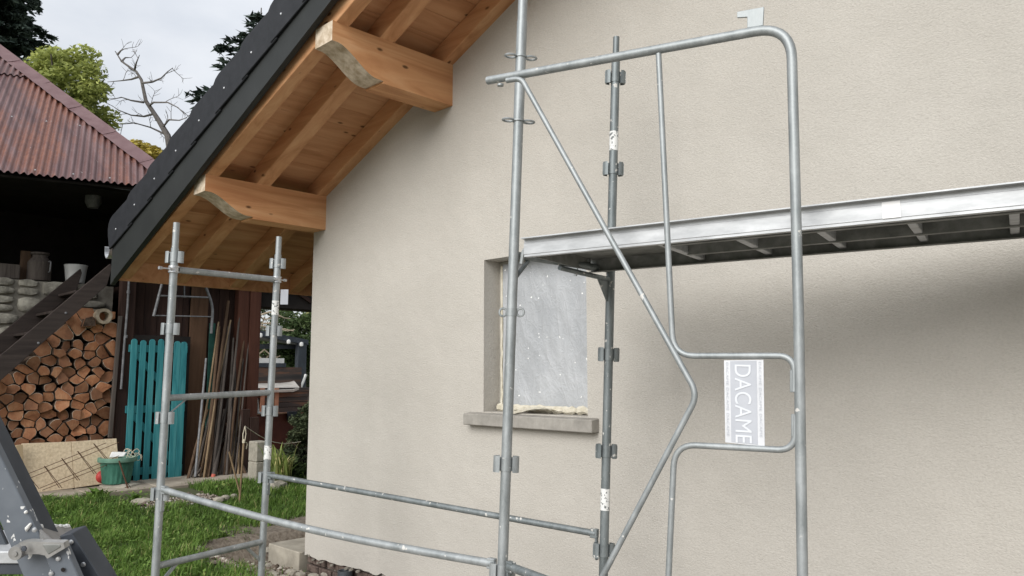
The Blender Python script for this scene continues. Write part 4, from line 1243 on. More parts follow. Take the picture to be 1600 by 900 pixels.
# hollow log lying on top
hc = onX(163, 494, -11.3)
mb = MB(); N = 18
def ringp(x, r, w): return [(x, hc.y + r * math.cos(2 * math.pi * k / N) * (1 + w * .06 * math.sin(3 * 2 * math.pi * k / N)), hc.z + r * math.sin(2 * math.pi * k / N)) for k in range(N)]
vs = ringp(-11.85, .115, 1) + ringp(-11.3, .105, 1) + ringp(-11.297, .065, .5) + ringp(-11.5, .06, .5)
mb.add(vs, [(j * N + k, j * N + (k + 1) % N, (j + 1) * N + (k + 1) % N, (j + 1) * N + k) for j in range(3) for k in range(N)], 0, True)
mb.add(vs[3 * N:], [tuple(range(N))], 1)
tag(mb.build("hollow_log", [M["hollow"], M["black"]]), "pale hollow round log lying on top of the firewood", "log")
mb = MB(); c = onX(140, 503, -11.33); q = [(c.x, c.y + a, c.z + b) for a, b in ((-.09, -.07), (.085, -.055), (.075, .04), (.03, .085), (-.06, .05))]
mb.prism(q, (-.4, 0, 0)); mb.m = [0 if i == 1 else 1 for i in range(len(mb.f))]
tag(mb.build("firewood_log", [M["cut"], M["bark"]], bevel=.006), "bright orange squared log on top of the firewood beside the hollow log", "log")

# ---- things kept in the loft
def lathe_thing(name, c, prof, mat, label, cat, seg=20):
    mb = MB(); mb.lathe(c, prof, seg); return tag(mb.build(name, mat), label, cat)
lz = 2.905
c = onX(61, 425, -12.35); c.z = lz
ch = thing("milk_churn", c, "dull metal milk churn on the stone wall of the barn loft", "churn")
mb = MB(); mb.lathe(c, [(0, .002), (.14, .002), (.15, .02), (.15, .26), (.10, .33), (.095, .36), (.12, .375), (.12, .40), (0, .41)], 20); mb.build("body", M["pole_a"], ch)
mb = MB(); mb.tube(bend([c + Vector((.13, .08, .27)), c + Vector((.2, .09, .27)), c + Vector((.19, .085, .12)), c + Vector((.145, .08, .12))], .03), .010, 8); mb.build("handle", M["rack"], ch)
c = onX(118, 428, -12.3); c.z = lz
pa = thing("pail", c, "pale enamel pail standing behind the head of the stairs", "pail")
mb = MB(); mb.lathe(c, [(0, .003), (.12, .003), (.15, .25), (.158, .26), (.15, .265), (.14, .25), (.115, .02), (0, .02)], 20); mb.build("body", M["white"], pa)
c = onX(18, 423, -12.3)
mb = MB(); mb.box(-12.5, -12.28, c.y - .16, c.y + .10, lz, lz + .2); tag(mb.build("crate", M["pole_a"], bevel=.01), "small grey crate at the left end of the barn loft", "crate")
mb = MB(); c = onX(40, 405, -12.42); mb.box(-12.46, -12.43, c.y - .06, c.y + .07, lz, lz + .42); tag(mb.build("plank_offcut", M["pole_b"], bevel=.004), "upright brown plank between crate and churn in the loft", "plank")
c = onX(146, 312, -11.9)
hg = thing("hanging_pot", c + Vector((0, 0, -.1)), "dark metal pot hanging under the barn roof", "pot")
mb = MB(); mb.lathe(c, [(0, -.12), (.07, -.12), (.11, -.04), (.11, .07), (.12, .08)], 16); mb.build("body", M["rack"], hg)
mb = MB(); mb.tube(bend([c + Vector((0, -.11, .07)), c + Vector((0, 0, .25)), c + Vector((0, .11, .07))], .08), .006, 6); mb.tube([c + Vector((0, 0, .2)), c + Vector((0, 0, .55))], .005, 6); mb.build("handle", M["rack"], hg)

# ================================================================== turquoise gate standing against the boards
gt = thing("picket_gate", (-11.36, .42, .12), "turquoise painted picket gate standing against the barn wall", "gate")
GX = -11.33
ya, yb_ = onX(200, 640, GX).y - .01, onX(288, 640, GX).y
gz0, gz1 = .13, 2.09
W = yb_ - ya
def pale(y0, y1, z1, lean=0):
    mb = MB(); w = y1 - y0; q = [(GX, y0, gz0), (GX, y1, gz0), (GX, y1, z1 - w * .35), (GX, y1 - w * .2, z1 - w * .08), (GX, (y0 + y1) / 2, z1), (GX, y0 + w * .2, z1 - w * .08), (GX, y0, z1 - w * .35)]
    mb.prism(q, (.022, 0, 0)); mb.build("pale", M["turq"], gt, bevel=.003)
pw = .079; gaps = [0, .118, .236, .354, .472, .572, .664]
for i, g in enumerate(gaps): pale(ya + g * W / .76, ya + (g + (pw if i < 5 else .089)) * W / .76, gz1 + random.uniform(-.02, .01))
for z in (1.96, 1.12, .27):
    mb = MB(); mb.box(GX - .03, GX - .002, ya - .02, yb_ + .01, z - .05, z + .05); mb.build("gate_rail", M["turq"], gt, bevel=.003)
for z0, z1 in ((1.17, 1.91), (.32, 1.07)):
    mb = MB(); mb.bar((GX - .016, ya + .06, z1), (GX - .016, yb_ - .08, z0), .026, .075, (1, 0, 0)); mb.build("gate_brace", M["turq"], gt, bevel=.003)
mb = MB(); mb.box(GX - .06, GX - .04, ya - .04, yb_ + .06, .12, gz1 + .06); tag(mb.build("gap_dark_sheet", M["black"]), "added black sheet that darkens the gaps of the turquoise gate", "sheet")  # added sheet; its black colour makes the dark between the pales

# grey tubular rack hung above the gate
rk = thing("tube_rack", onX(285, 500, -11.30), "grey bent-tube rack hanging on the barn wall above the gate", "rack")
def rx(x, y): return onX(x, y, -11.25)
mb = MB(); mb.tube(bend([rx(262, 405), rx(254, 440), rx(240, 494)], .1), .020, 10); mb.build("side_tube", M["rack"], rk)
mb = MB(); mb.tube(bend([rx(308, 405), rx(318, 440), rx(333, 478), rx(330, 521)], .15), .020, 10); mb.build("side_tube", M["rack"], rk)
mb = MB(); mb.tube([rx(250, 462), rx(327, 465)], .014, 8); mb.build("cross_tube", M["rack"], rk)
mb = MB(); mb.tube([rx(241, 493), rx(331, 495)], .009, 8); mb.build("cross_tube", M["rack"], rk)
mb = MB(); mb.tube([rx(288, 420), rx(288, 463)], .011, 8); mb.build("short_tube", M["rack"], rk)

# ================================================================== leaning poles
kinds = [("pole_a", "grey"), ("pole_b", "brown"), ("pole_c", "pale")]
feet = []
for i in range(38):
    t = i / 37 + random.uniform(-.02, .02)
    kx = 292 + 98 * t
    P = onX(kx, 748 + random.uniform(-6, 6), -10.98 - .14 * random.random()); P.z = G(P.x, P.y) + .02
    tall = random.random()
    topx = 338 + 50 * t + random.uniform(-14, 14)
    topy = 690 - 190 * random.random() ** .8 if i > 2 else 640
    if i in (9, 12, 20): topy = 470
    if t > .82: topx = 352 + 12 * random.random(); topy = 640 + 40 * random.random()
    Q = onX(topx, topy, -11.36 - .03 * random.random())
    r_ = random.uniform(.011, .024)
    k = random.choices((0, 1, 2), (6, 5, 1))[0]
    mid = P.lerp(Q, .5) + Vector((0, random.uniform(-.02, .02), 0))
    mb = MB(); mb.tube([P, P.lerp(mid, .5) + Vector((0, random.uniform(-.006, .006), 0)), mid, mid.lerp(Q, .5), Q], [r_, r_ * .97, r_ * .93, r_ * .88, r_ * .8], 8)
    nm = kinds[k]
    feet.append([P.y, nm[1], None])
    feet[-1][2] = mb.build("leaning_pole", M[nm[0]])
for k, (fy, cn, o_) in enumerate(sorted(feet, key=lambda f: f[0])):
    tag(o_, "%s pole leaning on the barn wall, %s foot from the turquoise gate" % ({"grey": "grey weathered", "brown": "brown wooden", "pale": "pale cane"}[cn], ORD[k]), "pole", "poles leaning on the barn wall")
def special(px0, px1, r_, mat, label, tip=None):
    P = onX(*px0, -10.96); P.z = max(P.z, G(P.x, P.y) + .02); Q = onX(*px1, -11.34)
    o = thing("leaning_pole", P, label, "pole", "poles leaning on the barn wall")
    mb = MB(); mb.tube([P, P.lerp(Q, .5), Q], [r_, r_, r_ * .9], 10); mb.build("shaft", mat, o)
    if tip:
        a, b = tip; mb = MB(); mb.tube([P.lerp(Q, a), P.lerp(Q, b)], r_ + .0015, 10); mb.build("painted_tip", M["pole_r"], o)
special((332, 755), (352, 640), .030, M["pole_a"], "thick grey pole with a red painted foot, leaning on the barn wall", (0, .06))
special((305, 745), (322, 560), .017, M["rack"], "straight grey metal pipe leaning left of the pole bundle")
special((318, 750), (350, 530), .016, M["pole_c"], "long pale bamboo cane in front of the pole bundle")
special((325, 752), (345, 600), .014, M["pole_b"], "thin brown pole with an orange red band near its top", (.82, .93))
mb = MB(); a, b = onX(322, 745, -11.40), onX(332, 505, -11.44); a.z = .12
mb.bar(a, b, .09, .02, (0, 1, 0)); tag(mb.build("green_board", M["pole_g"], bevel=.003), "dark green board leaning behind the poles", "board")

# weathered plank and blocks right of the poles
mb = MB(); y0, y1 = onX(377, 700, -11.1).y, onX(401, 700, -11.1).y
mb.box(-11.18, -11.10, y0, (y0 + y1) / 2 - .004, .1, 1.08); mb.box(-11.17, -11.09, (y0 + y1) / 2 + .004, y1 + .02, .1, .96)
tag(mb.build("plank_stub", M["barnwood"], bevel=.005), "dark upright plank stubs beside the concrete blocks", "planks")
c = onX(401, 765, -10.4); z = G(c.x, c.y)
for k in range(2):
    mb = MB(); mb.box(c.x - .12, c.x + .12, c.y - .085, c.y + .095, z + k * .282, z + .28 + k * .282)
    tag(mb.build("concrete_block", M["block"], bevel=.012), ("upper" if k else "lower") + " of two stacked concrete blocks behind the scaffold post", "block", "stacked concrete blocks")

# stake with rope
P = onZ(374, 786, .07); Q = onX(381, 690, P.x - .05); S = onX(358, 706, P.x - .05)
rs = thing("rope_stake", P, "pale forked stake with knotted white rope at the grass edge", "stake")
mb = MB(); mb.tube([P, P.lerp(Q, .6), Q], .013, 8); mb.build("stake", M["pole_c"], rs)
mb = MB(); mb.tube([P.lerp(Q, .15), S], .011, 8); mb.build("fork", M["pole_c"], rs)
mb = MB(); T_ = onX(383, 666, P.x - .1)
for o_ in (-.012, .012): mb.tube([Q + Vector((0, o_, 0)), Q.lerp(T_, .5) + Vector((0, o_ * 1.6, 0)), T_], .006, 6)
mb.tube(bend([Q, Q + Vector((0, .05, -.02)), Q + Vector((0, .035, -.09))], .03), .006, 6); mb.lathe(Q, [(0, -.03), (.02, -.015), (.02, .015), (0, .03)], 8)
E_ = onX(470, 690, -9.6); mb.tube([T_.lerp(E_, i / 8) - Vector((0, 0, .10 * math.sin(math.pi * i / 8))) for i in range(9)], .0045, 6)
mb.build("rope", M["twine"], rs)

# ================================================================== boards, cage and planter in front of the woodpile
BX = -11.08
def board(poly, mat, label, name="chipboard_panel", lean=.10, th=.022):
    q = []
    for x, y in poly:
        P = onX(x, y, BX); q.append(P)
    zlo = min(p.z for p in q)
    q = [onX(x, y, BX - lean * (onX(x, y, BX).z - zlo)) for x, y in poly]
    nn = (q[1] - q[0]).cross(q[2] - q[0]).normalized()
    if nn.x > 0: nn = -nn
    mb = MB(); mb.prism(q, nn * th); return tag(mb.build(name, mat, bevel=.002), label, "board", "boards leaning on the woodpile")
board([(34, 693), (111, 690), (116, 762.5), (37, 772)], M["osb"], "pale chipboard panel left of the joint, behind the wire cage")
board([(111.8, 690), (182, 685), (188, 752), (116.8, 762.3)], M["osb"], "pale chipboard panel right of the joint, beside the green tub")
board([(-80, 702), (23, 697), (26, 772), (-80, 787)], M["osb_grey"], "greyer chipboard panel at the left edge behind the ladder")
mb = MB(); a, b = onX(29.5, 695, BX + .01), onX(31.5, 774, BX + .03); mb.bar(a, b, .075, .04, (0, 1, 0)); tag(mb.build("batten", M["batten"], bevel=.004), "upright pale batten between the chipboard panels", "batten")
# reinforcement cage
rc = thing("rebar_cage", onX(60, 765, -10.9), "thin rusty rebar cage leaning across the chipboard", "rebar cage")
def cx(x, y, d=0): return onX(x, y, -10.93 + d)
for a, b, d in (((37, 743), (166, 692), 0), ((37, 751), (186, 691), .05), ((62, 763), (186, 712), 0), ((66, 766), (186, 719), .05)):
    mb = MB(); mb.tube([cx(*a, d), cx(*b, d)], .0042, 6); mb.build("bar", M["rebar"], rc)
for a, b in (((40, 739), (57, 764)), ((69, 728), (93, 763)), ((96, 716), (121, 751)), ((121, 705), (147, 741)), ((146, 693), (171, 725))):
    for d, s_ in ((-.004, 0), (.054, 4)):
        mb = MB(); mb.tube([cx(a[0] + s_ * .2, a[1], d), cx(b[0] + s_, b[1] - .5, d)], .004, 6); mb.build("stirrup", M["rebar"], rc)
# green planter on a stone
c = onZ(181, 765, .10); stz = G(c.x, c.y)
def rough_stone(name, c, sx, sy, sz, mat, label, cat="stone", group=None):
    bm = bmesh.new(); bmesh.ops.create_icosphere(bm, subdivisions=2, radius=1)
    for v in bm.verts:
        k = 1 + .22 * mnoise.noise(v.co * 1.7 + Vector(c) * 3); v.co = Vector((v.co.x * sx * k, v.co.y * sy * k, max(-.55, min(.75, v.co.z * k)) * sz))
    me = bpy.data.meshes.new(name); bm.to_mesh(me); bm.free(); me.materials.append(mat)
    o = bpy.data.objects.new(name, me); COL.objects.link(o); o.location = c; return tag(o, label, cat, group)
rough_stone("flat_stone", (c.x, c.y + .03, stz + .02), .28, .26, .09, M["slab"], "flat pale stone under the green planter")
pz = stz + .085
gp_ = thing("planter", (c.x, c.y, pz), "ribbed green plastic planter filled with scraps, beside the chipboard", "planter")
mb = MB(); N = 40; prof = [(0, .002), (.165, .002), (.172, .02), (.205, .30)]
vs = []
for r_, h in prof:
    for k in range(N): vs.append((c.x + (r_ - (.006 if k % 2 and .01 < h < .29 else 0)) * math.cos(2 * math.pi * k / N), c.y + (r_ - (.006 if k % 2 and .01 < h < .29 else 0)) * math.sin(2 * math.pi * k / N), pz + h))
mb.add(vs, [(j * N + k, j * N + (k + 1) % N, (j + 1) * N + (k + 1) % N, (j + 1) * N + k) for j in range(3) for k in range(N)], 0, False); mb.build("tub", M["planter"], gp_)
mb = MB(); mb.lathe((c.x, c.y, pz), [(.2, .275), (.232, .28), (.238, .30), (.234, .335), (.205, .335), (.195, .31), (.18, .28), (0, .27)], 32); mb.build("rim", M["planter_rim"], gp_)
mb = MB()
for dy in (0,): 
    q = [(c.x - .02, c.y - .10, pz + .33), (c.x + .05, c.y + .06, pz + .34), (c.x + .03, c.y + .10, pz + .39), (c.x - .06, c.y - .06, pz + .40)]
    mb.prism(q, (-.05, .02, 0))
tag(mb.build("foam_scrap", M["white"], bevel=.008), "white foam scrap lying in the green planter", "scrap")
tw = MB()
for k in range(4):
    o_ = Vector((c.x + .03, c.y + .16 + .03 * k, pz + .37)); pts_ = [o_]; d_ = Vector((random.gauss(0, .5), random.gauss(0, 1), random.gauss(.4, 1))).normalized(); tu = random.choice((-.6, .6))
    for i in range(14):
        d_ = (Matrix.Rotation(tu + random.gauss(0, .35), 3, "X") @ d_ + Vector((random.gauss(0, .15), 0, 0))).normalized(); pts_.append(pts_[-1] + d_ * .026)
    tw.tube(pts_, .0048, 6)
tw.tube([(c.x + .02, c.y + .1, pz + .3), (c.x + .02, c.y + .12, pz + .38), (c.x + .03, c.y + .16, pz + .42)], .005, 6)
tag(tw.build("twine_tangle", M["twine"]), "tangle of pale twine spilling over the planter rim", "twine")
mb = MB(); cb = onX(159, 745, c.x - .12); mb.lathe(cb, [(.085 * math.sin(math.pi * i / 12), -.085 * math.cos(math.pi * i / 12)) for i in range(13)], 18); tag(mb.build("ball", M["red"]), "red ball half hidden behind the green planter", "ball")
mb = MB(); a, b = onX(186, 720, c.x + .32), onX(206, 782, c.x + .36); mb.tube([a, b], .010, 7); mb.tube([a.lerp(b, .5), b + Vector((0, .1, .0))], .004, 6)
tag(mb.build("rusty_stake", M["rebar"]), "thin rusty stake leaning in front of the green planter", "stake")

# path at the foot of the barn, in separate slabs
edge = [onZ(40, 787, .1), onZ(150, 776, .1), onZ(260, 764, .1), onZ(372, 750, .1)]
ys = np.linspace(-3.2, 1.85, 7)
for i in range(6):
    ya2, yb2 = ys[i] + .006, ys[i + 1] - .006
    xr = -10.55 + .06 * math.sin(i * 2.1)
    mb = MB(); mb.prism([(-11.75, ya2, .155), (-11.75, yb2, .155), (xr + .03 * math.sin(i), yb2, .148), (xr - .03 * math.cos(i), ya2, .148)], (0, 0, -.25))
    o = mb.build("paving_slab", M["path"], bevel=.012); struct(o)

# ================================================================== garden beyond the passage
# rust-red tub
n0, n1 = onX(385, 649, -14.6), onX(492, 653, -14.6); zz = n0.z
f0, f1 = onZ(385, 634, zz), onZ(492, 634, zz)
tub = thing("garden_tub", ((n0.x + f1.x) / 2, n0.y, 0), "rust red metal tub with pale rim beyond the passage", "tub")
mb = MB(); mb.box(n0.x - .04, n0.x, n0.y, n1.y, -.1, zz); mb.build("front_panel", M["corten"], tub)
mb = MB(); mb.box(f0.x - .04, f0.x, n0.y, n1.y + 1.0, -.1, zz); mb.build("back_panel", M["corten_rim"], tub)
mb = MB(); mb.box(n0.x - .06, n0.x + .03, n0.y, n1.y, zz, zz + .03); mb.build("rim", M["corten_rim"], tub)
mb = MB(); mb.box(f0.x - .06, f0.x + .03, n0.y, n1.y + 1.0, zz, zz + .03); mb.build("rim", M["corten_rim"], tub)
mb = MB(); mb.box(f0.x, n0.x - .04, n0.y, n1.y + 1, zz - .14, zz - .10); mb.build("cover", M["corten_rim"], tub)
P = onX(458, 650, n0.x + .04); mb = MB(); mb.box(P.x, P.x + .06, P.y - .14, P.y + .14, zz - .12, zz + .045); mb.build("bracket", M["anthra"], tub)
# boarded box with sloping cover
KX = -16.6
k0, k1 = onX(385, 632, KX), onX(492, 632, KX); kt = onX(400, 606, KX).z; kb = zz - .3
bxx = thing("wooden_box", (KX, k0.y, 0), "stained timber box with a pale sloping cover in the garden", "box")
nb_ = 7; hb = (kt - kb) / nb_
for i in range(nb_):
    mb = MB(); mb.box(KX - .03, KX + random.uniform(0, .01), k0.y, k1.y + .6, kb + i * hb + .004, kb + (i + 1) * hb - .004); mb.build("plank", M["wetwood"], bxx, bevel=.004)
mb = MB(); mb.box(KX - .06, KX - .035, k0.y, k1.y + .6, 0, kt - .01); mb.build("backing", M["black"], bxx)
for px in (410, 432):
    P = onX(px, 620, KX + .03); mb = MB(); mb.box(KX + .012, KX + .05, P.y - .05, P.y + .05, kb, kt - .01); mb.build("batten", M["corten_rim"], bxx, bevel=.004)
q = [onX(385, 611, KX + .1), onX(458, 609, KX + .1), onX(468, 605, KX), onZ(440, 572, kt + .55), onZ(385, 572, kt + .55)]
mb = MB(); mb.prism(q, Vector((0, 0, -.05))); mb.build("cover", M["lid"], bxx)
a, b = onX(385, 559, KX - 1.2), onX(444, 567.5, KX - 1.2); mb = MB(); mb.box(a.x - .05, a.x, a.y, b.y, b.z, a.z); mb.build("white_panel", M["white"], bxx)
mb = MB(); mb.box(a.x - .06, a.x + .01, a.y, b.y + .05, b.z - .1, b.z); mb.build("panel_base", M["anthra"], bxx)
mb = MB(); mb.box(a.x - .05, a.x - .01, a.y, b.y + .5, kb, b.z - .1); mb.build("back_boards", M["wetwood"], bxx)
# pergola
PX = -20.5
pg = thing("pergola", onX(470, 600, PX), "anthracite pergola with flat panelled roof beyond the barn passage", "pergola")
pa_, pb_ = onX(385, 512, PX), onX(482, 533, PX)
mb = MB(); mb.prism([onX(385, 512, PX), onX(482, 531, PX), onX(482, 539, PX), onX(385, 521, PX)], (-.12, 0, 0)); mb.build("edge_beam", M["anthra"], pg)
mb = MB(); mb.prism([onX(385, 537, PX - .3), onX(479, 539, PX - .3), onX(479, 545, PX - .3), onX(385, 545, PX - .3)], (-.12, 0, 0)); mb.build("lower_beam", M["anthra"], pg)
mb = MB(); mb.prism([onX(385, 524, PX - .1), onX(478, 541, PX - .1), onX(478, 541, PX - 2.6), onX(385, 530, PX - 2.6)], (0, 0, .05)); mb.build("roof_panel", M["pan_top"], pg)
P, Q = onX(474, 536, PX), onX(469, 640, PX); mb = MB(); mb.box(PX - .18, PX - .0, P.y - .16, P.y + .12, 0, P.z); mb.build("post", M["anthra"], pg, bevel=.01)
for x, y in ((407, 524), (451, 534), (471, 538)):
    c2 = onX(x, y, PX + .06); mb = MB(); mb.lathe(c2, [(0, .07), (.05, .05), (.06, 0), (.05, -.05), (0, -.07)], 8); mb.build("lamp", M["white"], pg)
for x0, x1 in ((464, 468), (473, 478)):
    a, b = onX(x0, 585, PX + 1.0), onX(x1 - 8, 606, PX + 1.0); mb = MB(); mb.tube([a + Vector((0, .1, 0)), Vector((b.x, b.y, b.z - .0))], .04, 6); tag(mb.build("white_stick", M["white"]), ("left" if x0 < 470 else "right") + " of two white sticks in front of the pergola post", "stick", "white sticks")
# ladder-like white pole near the passage
mb = MB(); mb.tube([onX(399, 590, -14.0), onX(400, 612, -14.0), onX(404, 645, -14.0)], .02, 8); mb.lathe(onX(404, 645, -14.0), [(0, .02), (.08, .01), (.08, -.02), (0, -.02)], 10)
tag(mb.build("white_pole", M["white"]), "thin white pole with a foot beside the barn post", "pole")

# ================================================================== vegetation
def crown_mesh(name, centre, rad, n, leaf, mat, clumps=40, seed=1, flat=.5, hole=.0, shell=.6):
    r = np.random.default_rng(seed)
    d = r.normal(size=(clumps, 3)); d /= np.linalg.norm(d, axis=1)[:, None]
    k = r.random(clumps) ** (1 / 3) * (1 - shell) + shell * r.random(clumps) ** .35
    cc = d * np.clip(k, 0, 1)[:, None] * np.array(rad) * .84
    cs = r.uniform(.16, .34, clumps) * np.mean(rad)
    ct_ = r.uniform(-.16, .16, clumps)
    w = cs ** 2; idx = r.choice(clumps, n, p=w / w.sum())
    g = r.normal(size=(n, 3)); g /= np.linalg.norm(g, axis=1)[:, None]
    rr_ = r.random(n) ** .45
    p = cc[idx] + g * (cs[idx] * rr_)[:, None] * np.array([1, 1, .75])
    a = r.normal(size=(n, 3)); a[:, 2] *= flat; a /= np.linalg.norm(a, axis=1)[:, None]
    b = r.normal(size=(n, 3)); b -= a * (a * b).sum(1)[:, None]; b /= np.linalg.norm(b, axis=1)[:, None]
    s = leaf * r.uniform(.6, 1.35, n)
    P = p + np.array(centre)
    v = np.stack([P - a * s[:, None], P + b * (s * .42)[:, None], P + a * s[:, None], P - b * (s * .42)[:, None]], 1).reshape(-1, 3)
    f = np.arange(4 * n).reshape(-1, 4)
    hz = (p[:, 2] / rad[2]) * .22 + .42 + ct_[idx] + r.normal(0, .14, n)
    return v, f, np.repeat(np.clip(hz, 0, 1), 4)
def plain(name, v, f, t, mat, parent=None):
    off = np.array(parent.location) if parent is not None else np.zeros(3)
    me = mesh_raw(name, np.asarray(v) - off, f, [mat], t); o = bpy.data.objects.new(name, me); COL.objects.link(o)
    if parent is not None: o.parent = parent
    return o
def branchy(mb, p, d, L, r, depth, rs, spread=.55, up=.12, shrink=.72):
    pts = [p]; dd = d.copy(); n = 5
    for i in range(n):
        dd = (dd + Vector((rs.gauss(0, .13), rs.gauss(0, .13), rs.gauss(0, .10) + up * .2))).normalized(); pts.append(pts[-1] + dd * (L / n))
    mb.tube(pts, [r * (1 - .42 * i / n) for i in range(n + 1)], 6 if depth > 1 else 5, cap=False)
    if depth == 0: return
    for i in range(2, n + 1):
        if i < n and rs.random() < .25: continue
        k = 1 if i < n else 2
        for _ in range(k):
            ax = Vector((rs.gauss(0, 1), rs.gauss(0, 1), rs.gauss(0, .7))).normalized()
            nd = (dd * (1 - spread) + (ax - dd * ax.dot(dd)).normalized() * spread * 1.25 + Vector((0, 0, up))).normalized()
            branchy(mb, pts[i], nd, L * shrink * rs.uniform(.7, 1.05), r * (.62 - .05 * i / n), depth - 1, rs, spread, up, shrink)
def broadleaf(name, label, c, rad, n, leaf, mat, seed, group=None, clumps=40, shell=.6):
    base = Vector((c.x, c.y, 0)); t = thing(name, base, label, "tree", group)
    rs = random.Random(seed); mb = MB(); h = c.z
    mb.tube([base, base + Vector((.1, 0, h * .3)), Vector((c.x, c.y, h * .62)), Vector((c.x, c.y, h * .95))], [.03 * h * .5, .025 * h * .5, .018 * h * .5, .006 * h], 8)
    for k in range(7):
        a = k * .9 + rs.random(); s_ = Vector((c.x, c.y, h - rad[2] * rs.uniform(.3, .9)))
        e_ = c + Vector((math.cos(a) * rad[0] * .75, math.sin(a) * rad[1] * .75, rs.uniform(-.2, .6) * rad[2]))
        mb.tube([s_, s_.lerp(e_, .5) + Vector((0, 0, .1 * rad[2])), e_], [.010 * h * .5, .006 * h * .5, .002 * h], 5)
    mb.build("trunk", M["trunk"], t)
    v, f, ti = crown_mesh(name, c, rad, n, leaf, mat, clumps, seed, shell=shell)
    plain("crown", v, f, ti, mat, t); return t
def conifer(name, label, base, height, radius, seed, mat, dens=1.0, ragged=.3, lo=.12, needle=.10, group=None):
    t = thing(name, base, label, "tree", group); rs = random.Random(seed); mb = MB(); V = []; Tn = []
    mb.tube([base, base + Vector((0, 0, height * .5)), base + Vector((0, 0, height))], [height * .016, height * .011, .02], 8)
    z = lo * height; r = np.random.default_rng(seed)
    while z < height * .995:
        f_ = 1 - z / height; rr_ = radius * (f_ ** .8) * 1.02 + .08
        nb_ = max(5, int(9 * dens))
        for k in range(nb_):
            a = rs.uniform(0, 2 * math.pi); L = rr_ * rs.uniform(1 - ragged, 1.1)
            d = Vector((math.cos(a), math.sin(a), 0)); s_ = base + Vector((0, 0, z))
            tip = s_ + d * L + Vector((0, 0, -.22 * L + .15 * L * rs.random()))
            midp = s_.lerp(tip, .55) + Vector((0, 0, .04 * L))
            mb.tube([s_, midp, tip], [.03 * f_ + .012, .015 * f_ + .008, .004], 4, cap=False)
            m_ = max(8, int(L * 34 * dens))
            u_ = r.random(m_) ** .8
            P = np.outer(1 - u_, np.array(s_)) + np.outer(u_, np.array(tip)); P[:, 2] += .04 * L * np.sin(np.pi * u_)
            side = np.array([-d.y, d.x, 0]); wdt = (1 - u_ * .75) * .30 * L * .55
            sd_ = r.normal(0, 1, m_); P += np.outer(sd_ * wdt * .6, side); P[:, 2] -= np.abs(r.normal(0, .05 * L + .03, m_)) + np.abs(sd_) * wdt * .12
            A = np.array(d) * .7 + np.outer(np.sign(sd_) * .7, side) + r.normal(0, .35, (m_, 3)); A /= np.linalg.norm(A, axis=1)[:, None]
            B = r.normal(size=(m_, 3)); B -= A * (A * B).sum(1)[:, None]; B /= np.linalg.norm(B, axis=1)[:, None]
            s2 = needle * r.uniform(.7, 1.5, m_)
            V.append(np.stack([P - A * s2[:, None], P + B * (s2 * .3)[:, None], P + A * s2[:, None], P - B * (s2 * .3)[:, None]], 1).reshape(-1, 3))
            Tn.append(np.repeat(np.clip(.25 + .35 * u_ + r.normal(0, .15, m_), 0, 1), 4))
        z += height * .026 + .05
    V = np.concatenate(V); mb.build("trunk", M["trunk"], t)
    plain("crown", V, np.arange(len(V)).reshape(-1, 4), np.concatenate(Tn), mat, t); return t

# far trees
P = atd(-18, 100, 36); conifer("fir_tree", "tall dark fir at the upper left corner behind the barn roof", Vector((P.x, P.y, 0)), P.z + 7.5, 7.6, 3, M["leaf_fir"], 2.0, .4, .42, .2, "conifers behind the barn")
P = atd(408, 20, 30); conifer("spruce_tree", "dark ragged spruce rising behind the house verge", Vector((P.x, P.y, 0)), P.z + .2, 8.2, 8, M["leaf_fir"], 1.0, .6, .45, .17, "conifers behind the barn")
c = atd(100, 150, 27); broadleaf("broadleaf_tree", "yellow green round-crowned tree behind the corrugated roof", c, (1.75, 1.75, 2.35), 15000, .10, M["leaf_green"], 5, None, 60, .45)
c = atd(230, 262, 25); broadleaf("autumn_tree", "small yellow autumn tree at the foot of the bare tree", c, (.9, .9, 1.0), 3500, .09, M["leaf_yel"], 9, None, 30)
# bare tree
b0 = atd(270, 225, 28); base = Vector((b0.x, b0.y, 0))
bt = thing("bare_tree", base, "leafless grey tree with crooked limbs against the sky", "tree")
def bp(x, y, d=0): return atd(x, y, 28 + d)
mb = MB(); rs = random.Random(4)
trunk = [base, base + Vector((.2, .1, 5)), bp(272, 270), bp(262, 212), bp(246, 185), bp(228, 158), bp(221, 125), bp(213, 112), bp(190, 96), bp(180, 80)]
mb.tube(trunk, [.26, .22, .16, .115, .085, .07, .055, .045, .03, .015], 8)
limbs = [[bp(262, 212), bp(248, 205, .4), bp(235, 199, .8), bp(210, 192, 1), bp(190, 194, 1.2), bp(165, 193, 1.4)],
         [bp(255, 198), bp(264, 187, -.5), bp(280, 188, -.8), bp(292, 184, -1)],
         [bp(233, 165), bp(240, 160, -.4), bp(262, 160, -.8), bp(278, 168, -1.0), bp(290, 180, -1.2)],
         [bp(224, 160), bp(205, 157, .5), bp(190, 152, .9), bp(172, 156, 1.2)],
         [bp(221, 130), bp(238, 128, -.3), bp(252, 122, -.6), bp(262, 112, -.8), bp(270, 106, -1)],
         [bp(217, 120), bp(205, 124, .4), bp(190, 126, .7), bp(168, 128, 1)],
         [bp(210, 110), bp(213, 98, -.2), bp(218, 86, -.4)],
         [bp(240, 178), bp(225, 182, .5), bp(205, 180, .9), bp(185, 172, 1.2), bp(175, 165, 1.4)],
         [bp(190, 96), bp(196, 90, .3), bp(205, 90, .5)], [bp(183, 86), bp(189, 79), bp(195, 76)]]
